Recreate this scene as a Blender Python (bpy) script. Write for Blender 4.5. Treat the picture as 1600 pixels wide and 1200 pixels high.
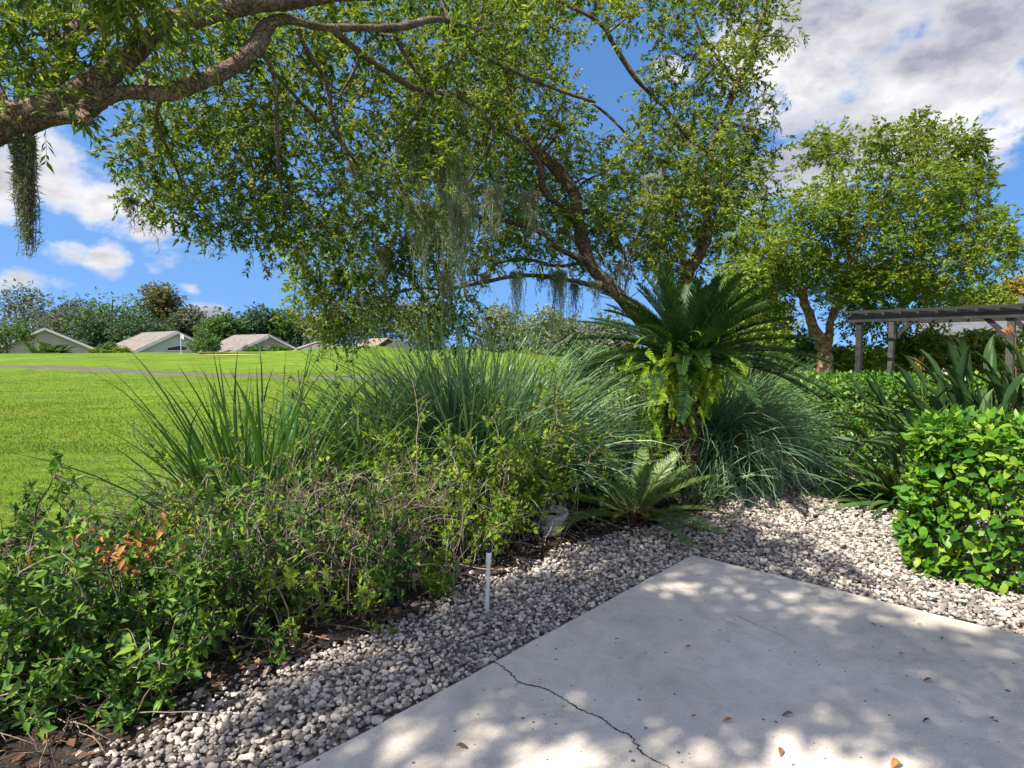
import bpy, math, random
import numpy as np
from mathutils import Matrix, Vector

# ------------------------------------------------------------------ clearing
for o in list(bpy.data.objects):
    bpy.data.objects.remove(o, do_unlink=True)
sc = bpy.context.scene
COL = sc.collection

# ------------------------------------------------------------------ camera
CAM_H = 1.55
FPX = 960.0
PITCH = math.atan(60.0 / FPX)
cam_d = bpy.data.cameras.new('camera')
cam_d.sensor_width = 36.0
cam_d.lens = 36.0 * FPX / 1600.0
cam_d.clip_start = 0.05
cam_d.clip_end = 3000.0
cam = bpy.data.objects.new('camera', cam_d)
COL.objects.link(cam)
cam.location = (0, 0, CAM_H)
cam.rotation_euler = (math.radians(90) - PITCH, 0, 0)
sc.camera = cam

_f = np.array([0, math.cos(PITCH), -math.sin(PITCH)])
_u = np.array([0, math.sin(PITCH), math.cos(PITCH)])
_r = np.array([1.0, 0, 0])


def ray(px, py):
    return _f + _r * ((px - 800.0) / FPX) + _u * ((600.0 - py) / FPX)


def W(px, py, Y):
    """point of the place seen at photo position (px,py), Y metres ahead"""
    d = ray(px, py)
    return np.array([0, 0, CAM_H]) + d * (Y / d[1])


def G(px, py, z=0.0):
    d = ray(px, py)
    return np.array([0, 0, CAM_H]) + d * ((z - CAM_H) / d[2])


# ------------------------------------------------------------------ light
SUN_EL = 49.0
SUN_FROM = np.array([-0.76, -0.65])            # the sun stands to the left, a little behind
sun_az = math.atan2(SUN_FROM[0], SUN_FROM[1])  # from +Y towards +X
SKY_STRENGTH = 0.15
world = bpy.data.worlds.new('World')
sc.world = world
world.use_nodes = True


def build_world():
    nt = world.node_tree
    nt.nodes.clear()
    N = nt.nodes.new
    L = nt.links.new
    out = N('ShaderNodeOutputWorld')
    bg = N('ShaderNodeBackground')
    bg.inputs['Strength'].default_value = SKY_STRENGTH
    L(bg.outputs[0], out.inputs[0])
    sky = N('ShaderNodeTexSky')
    sky.sky_type = 'NISHITA'
    sky.sun_disc = False
    sky.sun_elevation = math.radians(SUN_EL)
    sky.sun_rotation = sun_az
    sky.altitude = 0
    sky.air_density = 1.0
    sky.dust_density = 1.6
    sky.ozone_density = 3.5
    hs = N('ShaderNodeHueSaturation')
    hs.inputs['Saturation'].default_value = 1.2
    hs.inputs['Value'].default_value = 0.395
    L(sky.outputs[0], hs.inputs['Color'])
    tc = N('ShaderNodeTexCoord')
    lift = N('ShaderNodeVectorMath')
    lift.operation = 'ADD'
    L(tc.outputs['Generated'], lift.inputs[0])
    lift.inputs[1].default_value = (0, 0, .28)
    nv = N('ShaderNodeVectorMath')
    nv.operation = 'NORMALIZE'
    L(lift.outputs[0], nv.inputs[0])
    L(nv.outputs[0], sky.inputs['Vector'])

    def math_(op, a, b=None, c=None, clamp=False):
        m = N('ShaderNodeMath')
        m.operation = op
        m.use_clamp = clamp
        for i, v in enumerate((a, b, c)):
            if v is None:
                continue
            if isinstance(v, (int, float)):
                m.inputs[i].default_value = v
            else:
                L(v, m.inputs[i])
        return m.outputs[0]

    def noise(scale, detail, rough, off=(0, 0, 0), stretch=(1, 1, 1.8), dist=0.0):
        mp = N('ShaderNodeMapping')
        mp.inputs['Location'].default_value = off
        mp.inputs['Scale'].default_value = stretch
        L(tc.outputs['Generated'], mp.inputs['Vector'])
        n = N('ShaderNodeTexNoise')
        n.inputs['Scale'].default_value = scale
        n.inputs['Detail'].default_value = detail
        n.inputs['Roughness'].default_value = rough
        n.inputs['Distortion'].default_value = dist
        L(mp.outputs[0], n.inputs['Vector'])
        return n.outputs['Fac']

    # cumulus: soft cores where the clouds stand, frayed by noise
    blobs = [(1330, 40, .20, .95), (1420, 110, .20, .95), (1490, 150, .14, .9), (1300, 140, .15, .9), (1390, 195, .13, .85), (1480, 215, .10, .85),
             (1235, 265, .10, .8), (1190, 120, .10, .8), (1480, 30, .13, .9), (1180, 310, .07, .6), (1560, 170, .07, .7),
             (1150, 60, .09, .6), (1055, 110, .045, .6), (1350, 215, .09, .7),
             (165, 312, .075, .95), (228, 352, .06, .75), (110, 300, .07, .85), (60, 262, .10, .6),
             (170, 402, .05, .75), (250, 400, .05, .65), (110, 392, .04, .65), (318, 402, .04, .5), (302, 450, .026, .8),
             (328, 487, .036, .85), (25, 436, .05, .75), (90, 440, .03, .45), (15, 330, .05, .55),
             (-150, 250, .2, .8), (1900, 60, .2, .8)]
    acc = None
    for (px, py, r, a) in blobs:
        d = ray(px, py)
        d = d / np.linalg.norm(d)
        sub = N('ShaderNodeVectorMath')
        sub.operation = 'SUBTRACT'
        L(tc.outputs['Generated'], sub.inputs[0])
        sub.inputs[1].default_value = tuple(d)
        mul = N('ShaderNodeVectorMath')
        mul.operation = 'MULTIPLY'
        L(sub.outputs[0], mul.inputs[0])
        mul.inputs[1].default_value = (1, 1, 1.55)
        ln = N('ShaderNodeVectorMath')
        ln.operation = 'LENGTH'
        L(mul.outputs[0], ln.inputs[0])
        mr = N('ShaderNodeMapRange')
        mr.interpolation_type = 'SMOOTHSTEP'
        L(ln.outputs['Value'], mr.inputs['Value'])
        mr.inputs['From Min'].default_value = r * 1.35
        mr.inputs['From Max'].default_value = 0.0
        mr.inputs['To Min'].default_value = 0.0
        mr.inputs['To Max'].default_value = a
        acc = mr.outputs[0] if acc is None else math_('MAXIMUM', acc, mr.outputs[0])
    # unseen cloud cover thickened for neutral fill light, thinning towards the blue middle
    far = noise(1.7, 3, .5, (3.1, 7.7, 1.3))
    sep = N('ShaderNodeSeparateXYZ')
    L(tc.outputs['Generated'], sep.inputs[0])
    behind = N('ShaderNodeMapRange')
    L(sep.outputs['Y'], behind.inputs['Value'])
    behind.inputs['From Min'].default_value = 0.55
    behind.inputs['From Max'].default_value = 0.2
    behind.inputs['To Min'].default_value = 0.0
    behind.inputs['To Max'].default_value = 1.0
    farm = N('ShaderNodeMapRange')
    L(far, farm.inputs['Value'])
    farm.inputs['From Min'].default_value = 0.34
    farm.inputs['From Max'].default_value = 0.54
    farm.inputs['To Max'].default_value = 0.95
    acc = math_('MAXIMUM', acc, math_('MULTIPLY', farm.outputs[0], behind.outputs[0]))
    n1 = noise(5.5, 9, .6, (0.3, 1.7, 2.2), (1, 1, 1.7), .25)
    n2 = noise(18, 6, .6, (5.3, 0.7, 4.2), (1, 1, 1.5), .15)
    dens = math_('ADD', math_('MULTIPLY', math_('SUBTRACT', n1, .5), 2.3),
                 math_('MULTIPLY', math_('SUBTRACT', n2, .5), 1.2))
    gate = N('ShaderNodeMapRange')
    L(acc, gate.inputs['Value'])
    gate.inputs['From Min'].default_value = 0.0
    gate.inputs['From Max'].default_value = 0.25
    dens = math_('ADD', math_('MULTIPLY', dens, gate.outputs[0]), acc)
    mask = N('ShaderNodeMapRange')
    mask.interpolation_type = 'SMOOTHSTEP'
    L(dens, mask.inputs['Value'])
    mask.inputs['From Min'].default_value = 0.22
    mask.inputs['From Max'].default_value = 0.78
    # shaded bases and bright tops
    sh = noise(4.2, 7, .55, (0.3, 1.7, 2.27), (1, 1, 2.0), .2)
    shade = math_('ADD', math_('MULTIPLY', math_('SUBTRACT', sh, .5), 2.6), math_('MULTIPLY', dens, .75))
    shm = N('ShaderNodeMapRange')
    L(shade, shm.inputs['Value'])
    shm.inputs['From Min'].default_value = 0.05
    shm.inputs['From Max'].default_value = 0.9
    cr = N('ShaderNodeMix')
    cr.data_type = 'RGBA'
    L(shm.outputs[0], cr.inputs['Factor'])
    k = 1.0 / SKY_STRENGTH
    cr.inputs['A'].default_value = (.265 * k, .258 * k, .255 * k, 1)
    cr.inputs['B'].default_value = (.092 * k, .094 * k, .12 * k, 1)
    mx = N('ShaderNodeMix')
    mx.data_type = 'RGBA'
    L(mask.outputs[0], mx.inputs['Factor'])
    L(hs.outputs[0], mx.inputs['A'])
    L(cr.outputs['Result'], mx.inputs['B'])
    L(mx.outputs['Result'], bg.inputs['Color'])


build_world()

sun_d = bpy.data.lights.new('sun', 'SUN')
sun_d.energy = 2.3
sun_d.angle = math.radians(0.55)
sun_d.color = (1.0, 0.90, 0.76)
sun = bpy.data.objects.new('sun', sun_d)
COL.objects.link(sun)
_sd = np.array([SUN_FROM[0], SUN_FROM[1], 0.0])
_sd = _sd / np.linalg.norm(_sd) * math.cos(math.radians(SUN_EL))
_sd[2] = math.sin(math.radians(SUN_EL))
sun.rotation_euler = Vector(_sd).to_track_quat('Z', 'Y').to_euler()
sun.location = (-20, -8, 30)

# ------------------------------------------------------------------ exposure / engine
sc.view_settings.view_transform = 'Standard'
sc.view_settings.look = 'None'
sc.view_settings.exposure = 2.12
sc.view_settings.gamma = 1.0
sc.view_settings.use_curve_mapping = False
sc.render.engine = 'CYCLES'
sc.cycles.use_denoising = True
sc.cycles.max_bounces = 6
sc.cycles.diffuse_bounces = 3
sc.cycles.glossy_bounces = 2
sc.cycles.transmission_bounces = 4
sc.cycles.sample_clamp_indirect = 6.0

# ================================================================== helpers


def nrm(v):
    v = np.asarray(v, float)
    return v / np.maximum(np.linalg.norm(v, axis=-1, keepdims=True), 1e-9)


def unit(rng, n):
    return nrm(rng.normal(size=(n, 3)))


def world_loc(o):
    p = np.zeros(3)
    while o is not None:
        p += np.array(o.location)
        o = o.parent
    return p


class MB:
    """collects geometry in world coordinates, links it as one mesh object"""

    def __init__(self):
        self.v = []
        self.t = []
        self.q = []
        self.n = 0

    def add(self, v, t=None, q=None):
        v = np.asarray(v, float).reshape(-1, 3)
        if t is not None and len(t):
            self.t.append(np.asarray(t, int).reshape(-1, 3) + self.n)
        if q is not None and len(q):
            self.q.append(np.asarray(q, int).reshape(-1, 4) + self.n)
        self.v.append(v)
        self.n += len(v)
        return self

    def mesh(self, name, mat, smooth=True, off=(0, 0, 0)):
        v = np.concatenate(self.v) - np.asarray(off)
        t = np.concatenate(self.t) if self.t else np.zeros((0, 3), int)
        q = np.concatenate(self.q) if self.q else np.zeros((0, 4), int)
        me = bpy.data.meshes.new(name)
        me.vertices.add(len(v))
        me.vertices.foreach_set('co', v.astype(np.float32).ravel())
        nl = t.size + q.size
        me.loops.add(nl)
        me.loops.foreach_set('vertex_index', np.concatenate([t.ravel(), q.ravel()]).astype(np.int32))
        npoly = len(t) + len(q)
        me.polygons.add(npoly)
        st = np.concatenate([np.arange(len(t)) * 3, t.size + np.arange(len(q)) * 4]).astype(np.int32)
        me.polygons.foreach_set('loop_start', st)
        me.update(calc_edges=True)
        me.polygons.foreach_set('use_smooth', np.full(npoly, smooth, dtype=bool))
        if mat is not None:
            me.materials.append(mat)
        return me

    def build(self, name, mat, parent=None, smooth=True, kind=None):
        off = world_loc(parent) if parent is not None else (0, 0, 0)
        me = self.mesh(name, mat, smooth, off)
        o = bpy.data.objects.new(name, me)
        COL.objects.link(o)
        if parent is not None:
            o.parent = parent
        if kind:
            o['kind'] = kind
        return o

    # ---- shapes
    def box(self, c, s, ax=None, ay=None, az=None):
        c = np.asarray(c, float)
        ax = nrm(ax) if ax is not None else np.array([1., 0, 0])
        ay = nrm(ay) if ay is not None else np.array([0, 1., 0])
        az = nrm(az) if az is not None else np.array([0, 0, 1.])
        vs = []
        for i in (-1, 1):
            for j in (-1, 1):
                for k in (-1, 1):
                    vs.append(c + ax * i * s[0] / 2 + ay * j * s[1] / 2 + az * k * s[2] / 2)
        q = [(0, 1, 3, 2), (4, 6, 7, 5), (0, 4, 5, 1), (2, 3, 7, 6), (0, 2, 6, 4), (1, 5, 7, 3)]
        return self.add(vs, q=q)

    def tubes(self, P, R, sides=5, cap=True):
        """P (n,m,3) paths, R (n,m) radii"""
        P = np.asarray(P, float)
        R = np.asarray(R, float)
        if P.ndim == 2:
            P = P[None]
            R = R[None]
        n, m, _ = P.shape
        T = nrm(np.gradient(P, axis=1))
        ref = np.where(np.abs(T[:, :1, 2:3]) > .8, np.array([[[1., 0, 0]]]), np.array([[[0, 0, 1.]]]))
        A = nrm(np.cross(T, np.broadcast_to(ref, T.shape)))
        B = np.cross(T, A)
        th = np.arange(sides) * 2 * np.pi / sides
        ring = (A[:, :, None] * np.cos(th)[None, None, :, None] + B[:, :, None] * np.sin(th)[None, None, :, None])
        V = P[:, :, None] + ring * R[:, :, None, None]
        idx = np.arange(n * m * sides).reshape(n, m, sides)
        a = idx[:, :-1]
        b = idx[:, 1:]
        q = np.stack([a, np.roll(a, -1, 2), np.roll(b, -1, 2), b], -1).reshape(-1, 4)
        self.add(V.reshape(-1, 3), q=q)
        if cap and n <= 40:
            for i in range(n):
                for e in (0, m - 1):
                    c = P[i, e]
                    rv = V[i, e]
                    tri = [(0, 1 + k, 1 + (k + 1) % sides) for k in range(sides)]
                    self.add(np.vstack([c[None], rv]), t=tri)
        return self

    def ribbons(self, P, Wd, S):
        """P (n,m,3) spines, Wd (n,m) widths, S (n,m,3) side dirs: shallow V section"""
        n, m, _ = P.shape
        T = nrm(np.gradient(P, axis=1))
        Nn = nrm(np.cross(S, T))
        lft = P - S * Wd[..., None] * .5 + Nn * Wd[..., None] * .18
        rgt = P + S * Wd[..., None] * .5 + Nn * Wd[..., None] * .18
        V = np.stack([lft, P, rgt], 2)
        idx = np.arange(n * m * 3).reshape(n, m, 3)
        q = []
        for k in (0, 1):
            q.append(np.stack([idx[:, :-1, k], idx[:, :-1, k + 1], idx[:, 1:, k + 1], idx[:, 1:, k]], -1).reshape(-1, 4))
        return self.add(V.reshape(-1, 3), q=np.concatenate(q))

    def leaves(self, tmpl, P, D, N, L, Wd):
        tv, tf = tmpl
        P = np.asarray(P, float)
        n = len(P)
        if n == 0:
            return self
        D = nrm(D)
        S = nrm(np.cross(D, N))
        Nn = np.cross(S, D)
        L = np.broadcast_to(np.asarray(L, float), (n,))
        Wd = np.broadcast_to(np.asarray(Wd, float), (n,))
        V = (P[:, None] + tv[None, :, 0, None] * S[:, None] * Wd[:, None, None]
             + tv[None, :, 1, None] * D[:, None] * L[:, None, None]
             + tv[None, :, 2, None] * Nn[:, None] * L[:, None, None])
        k = len(tv)
        F = (tf[None] + (np.arange(n) * k)[:, None, None]).reshape(-1, 3)
        return self.add(V.reshape(-1, 3), t=F)


RH = (np.array([[0, 0, 0], [.5, .42, .06], [0, 1, -.02], [-.5, .42, .06]], float), np.array([[0, 1, 2], [0, 2, 3]]))
LEAF4 = (np.array([[0, 0, 0], [.5, .38, .05], [0, .42, 0], [-.5, .38, .05], [0, 1, -.1]], float),
         np.array([[0, 1, 2], [0, 2, 3], [1, 4, 2], [2, 4, 3]]))


def oval(curl=.12, fold=.06, wide=(0, .36, .5, .42, .22, 0)):
    ts = [0, .15, .4, .66, .88, 1]
    v = [[0, 0, 0]]
    f = []
    for t, w in zip(ts[1:-1], wide[1:-1]):
        z = -curl * t * t
        v += [[-w, t, z + fold * w * 2], [0, t, z], [w, t, z + fold * w * 2]]
    v.append([0, 1, -curl * 1.1])
    f += [[0, 2, 1], [0, 3, 2]]
    for r in range(3):
        a = 1 + r * 3
        for c in (0, 1):
            f += [[a + c, a + c + 1, a + c + 4], [a + c, a + c + 4, a + c + 3]]
    a = 10
    tip = 13
    f += [[a, a + 1, tip], [a + 1, a + 2, tip]]
    return (np.array(v, float), np.array(f))


OVALS = [oval(.12, .06), oval(.22, .10), oval(.02, .14), oval(.3, .04)]
LANCE = oval(.16, .08, (0, .30, .5, .40, .17, 0))


def tmpl_mesh(name, tmpl, mat):
    return MB().add(tmpl[0], t=tmpl[1]).mesh(name, mat)


def thing(name, label, cat, loc=(0, 0, 0), group=None):
    o = bpy.data.objects.new(name, None)
    COL.objects.link(o)
    o.location = tuple(float(a) for a in loc)
    o.empty_display_size = 0.1
    o['label'] = label
    o['category'] = cat
    if group:
        o['group'] = group
    return o


def tag(o, label, cat, group=None):
    o['label'] = label
    o['category'] = cat
    if group:
        o['group'] = group
    return o


def struct(o):
    o['kind'] = 'structure'
    return o


def crom(pts, n):
    """Catmull-Rom resample of control points to n points (any width of row)"""
    p = np.asarray(pts, float)
    p = np.vstack([2 * p[0] - p[1], p, 2 * p[-1] - p[-2]])
    m = len(p) - 3
    t = np.linspace(0, m - 1e-6, n)
    i = t.astype(int)
    f = (t - i)[:, None]
    a, b, c, d = p[i], p[i + 1], p[i + 2], p[i + 3]
    return .5 * (2 * b + (c - a) * f + (2 * a - 5 * b + 4 * c - d) * f ** 2 + (3 * b - a - 3 * c + d) * f ** 3)


def in_poly(P, poly):
    P = np.asarray(P, float)
    x, y = P[:, 0], P[:, 1]
    ins = np.zeros(len(P), bool)
    k = len(poly)
    for i in range(k):
        x1, y1 = poly[i]
        x2, y2 = poly[(i + 1) % k]
        c = ((y1 > y) != (y2 > y)) & (x < (x2 - x1) * (y - y1) / (y2 - y1 + 1e-12) + x1)
        ins ^= c
    return ins


# cheap smooth value noise for shapes
_vr = np.random.default_rng(5)
_tab = _vr.random((64, 64))


def vnoise(x, y, s=1.0):
    x = np.asarray(x, float) * s
    y = np.asarray(y, float) * s
    xi = np.floor(x).astype(int)
    yi = np.floor(y).astype(int)
    fx = x - xi
    fy = y - yi
    fx = fx * fx * (3 - 2 * fx)
    fy = fy * fy * (3 - 2 * fy)
    g = lambda i, j: _tab[i % 64, j % 64]
    return ((g(xi, yi) * (1 - fx) + g(xi + 1, yi) * fx) * (1 - fy)
            + (g(xi, yi + 1) * (1 - fx) + g(xi + 1, yi + 1) * fx) * fy)


# ================================================================== materials
def new_mat(name):
    m = bpy.data.materials.new(name)
    m.use_nodes = True
    nt = m.node_tree
    nt.nodes.clear()
    return m, nt, nt.nodes.new, nt.links.new


def ramp(nt, fac, stops):
    r = nt.nodes.new('ShaderNodeValToRGB')
    e = r.color_ramp.elements
    while len(e) < len(stops):
        e.new(.5)
    for el, (p, c) in zip(e, stops):
        el.position = p
        el.color = (*c, 1)
    nt.links.new(fac, r.inputs['Fac'])
    return r.outputs['Color']


def tex_noise(nt, scale, detail=4, rough=.55, vec=None, dist=0.0):
    n = nt.nodes.new('ShaderNodeTexNoise')
    n.inputs['Scale'].default_value = scale
    n.inputs['Detail'].default_value = detail
    n.inputs['Roughness'].default_value = rough
    n.inputs['Distortion'].default_value = dist
    if vec is None:
        g = nt.nodes.new('ShaderNodeNewGeometry')
        vec = g.outputs['Position']
    nt.links.new(vec, n.inputs['Vector'])
    return n.outputs['Fac']


def mix(nt, fac, a, b, blend='MIX'):
    m = nt.nodes.new('ShaderNodeMix')
    m.data_type = 'RGBA'
    m.blend_type = blend
    for key, v in (('Factor', fac), ('A', a), ('B', b)):
        if isinstance(v, (int, float)):
            m.inputs[key].default_value = v
        elif isinstance(v, tuple):
            m.inputs[key].default_value = (*v, 1)
        else:
            nt.links.new(v, m.inputs[key])
    return m.outputs['Result']


def bump(nt, h, strength=.4, dist=.02):
    b = nt.nodes.new('ShaderNodeBump')
    b.inputs['Strength'].default_value = strength
    b.inputs['Distance'].default_value = dist
    nt.links.new(h, b.inputs['Height'])
    return b.outputs['Normal']


def leaf_mat(name, stops, trans=.35, rough=.42, spec=.35, patch=1.3, tcol=None, vein=False):
    """foliage: colour differs from leaf to leaf and from patch to patch; light passes through"""
    m, nt, N, L = new_mat(name)
    out = N('ShaderNodeOutputMaterial')
    geo = N('ShaderNodeNewGeometry')
    oi = N('ShaderNodeObjectInfo')
    add = N('ShaderNodeMath')
    add.operation = 'ADD'
    L(geo.outputs['Random Per Island'], add.inputs[0])
    L(oi.outputs['Random'], add.inputs[1])
    fr = N('ShaderNodeMath')
    fr.operation = 'FRACT'
    L(add.outputs[0], fr.inputs[0])
    pn = tex_noise(nt, patch, 2)
    mm = N('ShaderNodeMath')
    mm.operation = 'MULTIPLY_ADD'
    L(pn, mm.inputs[0])
    mm.inputs[1].default_value = 1.3
    mm.inputs[2].default_value = -.65
    ad = N('ShaderNodeMath')
    ad.operation = 'ADD'
    ad.use_clamp = True
    L(fr.outputs[0], ad.inputs[0])
    L(mm.outputs[0], ad.inputs[1])
    k = len(stops)
    col = ramp(nt, ad.outputs[0], [((i + .02) / max(k - 1, 1) * .96, s) for i, s in enumerate(stops)])
    if vein:
        fine = tex_noise(nt, 60, 2)
        col = mix(nt, .35, col, mix(nt, 1.0, col, ramp(nt, fine, [(.3, (.55, .55, .55)), (.7, (1.3, 1.3, 1.3))]), 'MULTIPLY'))
    p = N('ShaderNodeBsdfPrincipled')
    L(col, p.inputs['Base Color'])
    p.inputs['Roughness'].default_value = rough
    p.inputs['Specular IOR Level'].default_value = spec
    tr = N('ShaderNodeBsdfTranslucent')
    tc = mix(nt, 1.0, col, tcol or (1.5, 1.35, .55), 'MULTIPLY')
    L(tc, tr.inputs['Color'])
    ms = N('ShaderNodeMixShader')
    ms.inputs[0].default_value = trans
    L(p.outputs[0], ms.inputs[1])
    L(tr.outputs[0], ms.inputs[2])
    L(ms.outputs[0], out.inputs[0])
    return m


def plain_mat(name, stops, scale=8, rough=.7, bstr=.3, bdist=.01, bscale=None, spec=.3, detail=5, stretch=None, island=False):
    m, nt, N, L = new_mat(name)
    out = N('ShaderNodeOutputMaterial')
    p = N('ShaderNodeBsdfPrincipled')
    g = N('ShaderNodeNewGeometry')
    vec = g.outputs['Position']
    if stretch:
        mp = N('ShaderNodeMapping')
        mp.inputs['Scale'].default_value = stretch
        L(vec, mp.inputs['Vector'])
        vec = mp.outputs[0]
    f = tex_noise(nt, scale, detail, .6, vec)
    if island:
        oi = N('ShaderNodeObjectInfo')
        a = N('ShaderNodeMath')
        a.operation = 'ADD'
        L(g.outputs['Random Per Island'], a.inputs[0])
        L(oi.outputs['Random'], a.inputs[1])
        fr = N('ShaderNodeMath')
        fr.operation = 'FRACT'
        L(a.outputs[0], fr.inputs[0])
        mm = N('ShaderNodeMath')
        mm.operation = 'MULTIPLY_ADD'
        mm.use_clamp = True
        L(f, mm.inputs[0])
        mm.inputs[1].default_value = .6
        sb = N('ShaderNodeMath')
        sb.operation = 'MULTIPLY_ADD'
        L(fr.outputs[0], sb.inputs[0])
        sb.inputs[1].default_value = .9
        sb.inputs[2].default_value = -.25
        L(sb.outputs[0], mm.inputs[2])
        f = mm.outputs[0]
    k = len(stops)
    col = ramp(nt, f, [(.28 + .44 * i / max(k - 1, 1), s) for i, s in enumerate(stops)])
    L(col, p.inputs['Base Color'])
    p.inputs['Roughness'].default_value = rough
    p.inputs['Specular IOR Level'].default_value = spec
    if bstr:
        L(bump(nt, tex_noise(nt, bscale or scale * 3, 5, .65, vec), bstr, bdist), p.inputs['Normal'])
    L(p.outputs[0], out.inputs[0])
    return m


def bark_mat(name, stops, scale=9, plates=14, depth=.03):
    m, nt, N, L = new_mat(name)
    out = N('ShaderNodeOutputMaterial')
    p = N('ShaderNodeBsdfPrincipled')
    f = tex_noise(nt, scale, 6, .6)
    k = len(stops)
    col = ramp(nt, f, [(.28 + .44 * i / (k - 1), s) for i, s in enumerate(stops)])
    vo = N('ShaderNodeTexVoronoi')
    vo.feature = 'DISTANCE_TO_EDGE'
    vo.inputs['Scale'].default_value = plates
    g = N('ShaderNodeNewGeometry')
    wob = N('ShaderNodeTexNoise')
    wob.inputs['Scale'].default_value = 7
    L(g.outputs['Position'], wob.inputs['Vector'])
    va = N('ShaderNodeVectorMath')
    va.operation = 'MULTIPLY_ADD'
    L(wob.outputs['Color'], va.inputs[0])
    va.inputs[1].default_value = (.25, .25, .25)
    L(g.outputs['Position'], va.inputs[2])
    L(va.outputs[0], vo.inputs['Vector'])
    crack = N('ShaderNodeMapRange')
    L(vo.outputs['Distance'], crack.inputs['Value'])
    crack.inputs['From Max'].default_value = .1
    col = mix(nt, crack.outputs[0], mix(nt, 1.0, col, (.42, .38, .36), 'MULTIPLY'), col)
    lich = tex_noise(nt, 5, 7, .7)
    lm = ramp(nt, lich, [(.58, (0, 0, 0)), (.68, (1, 1, 1))])
    lb = nt.nodes.new('ShaderNodeMath')
    lb.operation = 'MULTIPLY'
    L(lm, lb.inputs[0])
    lb.inputs[1].default_value = .35
    col = mix(nt, lb.outputs[0], col, (.30, .32, .24))
    L(col, p.inputs['Base Color'])
    p.inputs['Roughness'].default_value = .85
    p.inputs['Specular IOR Level'].default_value = .2
    h = N('ShaderNodeMath')
    h.operation = 'MULTIPLY_ADD'
    L(crack.outputs[0], h.inputs[0])
    h.inputs[1].default_value = .8
    L(tex_noise(nt, 40, 5, .6), h.inputs[2])
    L(bump(nt, h.outputs[0], .8, depth), p.inputs['Normal'])
    L(p.outputs[0], out.inputs[0])
    return m


M = {}
M['leaf_main'] = leaf_mat('leaf_main', [(.045, .095, .034), (.08, .15, .038), (.135, .22, .042), (.22, .30, .046), (.34, .40, .065)], .5, .5, .22, 1.8)
M['leaf_near'] = leaf_mat('leaf_near', [(.038, .09, .036), (.07, .14, .04), (.12, .20, .042), (.19, .28, .046), (.30, .37, .06)], .48, .5, .22, 1.8)
M['leaf_right'] = leaf_mat('leaf_right', [(.07, .125, .03), (.125, .205, .034), (.19, .275, .038), (.27, .34, .05)], .42, .5, .22, patch=.7)
M['leaf_hedge'] = leaf_mat('leaf_hedge', [(.018, .065, .012), (.04, .13, .014), (.07, .20, .016), (.105, .25, .018), (.19, .32, .026)], .26, .42, .3, 3.0, vein=True)
M['leaf_backhedge'] = leaf_mat('leaf_backhedge', [(.03, .10, .016), (.06, .16, .02), (.10, .23, .022), (.16, .29, .03)], .28, .4, .4)
M['leaf_shrub'] = leaf_mat('leaf_shrub', [(.03, .085, .026), (.06, .15, .034), (.11, .235, .042), (.21, .34, .055)], .34, .55, .2, 3.5)
M['leaf_lime'] = leaf_mat('leaf_lime', [(.06, .13, .02), (.12, .22, .024), (.20, .31, .03), (.30, .39, .05)], .38, .55, .2, 3.5)
M['leaf_fern'] = leaf_mat('leaf_fern', [(.07, .15, .014), (.14, .27, .017), (.23, .37, .02), (.32, .45, .03)], .45, .5, .22, 4.0)
M['leaf_sago'] = leaf_mat('leaf_sago', [(.012, .038, .014), (.02, .056, .016), (.034, .082, .02), (.06, .12, .025)], .08, .42, .3)
M['leaf_sago_pale'] = leaf_mat('leaf_sago_pale', [(.06, .13, .045), (.11, .19, .06), (.17, .26, .08), (.24, .31, .10)], .25, .42, .4)
M['leaf_sago_gold'] = leaf_mat('leaf_sago_gold', [(.30, .22, .05), (.38, .27, .06), (.22, .24, .06)], .25, .45, .3)
M['grass_blade'] = leaf_mat('grass_blade', [(.06, .13, .055), (.10, .20, .075), (.15, .26, .095), (.24, .35, .13)], .3, .45, .3)
M['grass_blue'] = leaf_mat('grass_blue', [(.065, .15, .08), (.11, .22, .12), (.17, .30, .165), (.28, .40, .23)], .25, .45, .35)
M['grass_iris'] = leaf_mat('grass_iris', [(.035, .11, .026), (.06, .16, .034), (.11, .23, .04)], .28, .42, .4)
M['grass_dry'] = leaf_mat('grass_dry', [(.20, .16, .09), (.30, .25, .15), (.38, .34, .22)], .25, .6, .2)
M['leaf_bird'] = leaf_mat('leaf_bird', [(.02, .055, .02), (.034, .08, .024), (.055, .11, .03)], .12, .5, .25)
M['leaf_strap'] = leaf_mat('leaf_strap', [(.03, .08, .03), (.055, .125, .036), (.12, .20, .045)], .2, .45, .35)
M['leaf_dead'] = leaf_mat('leaf_dead', [(.22, .09, .03), (.36, .16, .05), (.45, .25, .09)], .25, .6, .2, tcol=(1.2, .9, .6))
M['leaf_litter'] = leaf_mat('leaf_litter', [(.05, .035, .025), (.10, .06, .04), (.17, .10, .06), (.26, .18, .12)], .1, .8, .2, tcol=(1, .8, .6))
M['moss'] = leaf_mat('moss', [(.30, .35, .25), (.40, .45, .33), (.52, .56, .42)], .35, .9, .05)
M['moss_dark'] = leaf_mat('moss_dark', [(.10, .12, .085), (.16, .18, .125), (.23, .25, .18)], .25, .9, .05)
M['turf'] = leaf_mat('turf', [(.05, .105, .014), (.10, .185, .018), (.15, .235, .022), (.19, .26, .03), (.30, .30, .09)], .3, .6, .15, .45)
M['bark_near'] = bark_mat('bark_near', [(.085, .064, .048), (.165, .125, .092), (.28, .215, .16)], 6, 24, .02)
M['bark_main'] = bark_mat('bark_main', [(.075, .052, .038), (.15, .105, .075), (.25, .18, .13)], 8, 14, .02)
M['bark_right'] = bark_mat('bark_right', [(.12, .08, .05), (.26, .17, .10), (.38, .26, .17)], 7, 6, .03)
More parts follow.
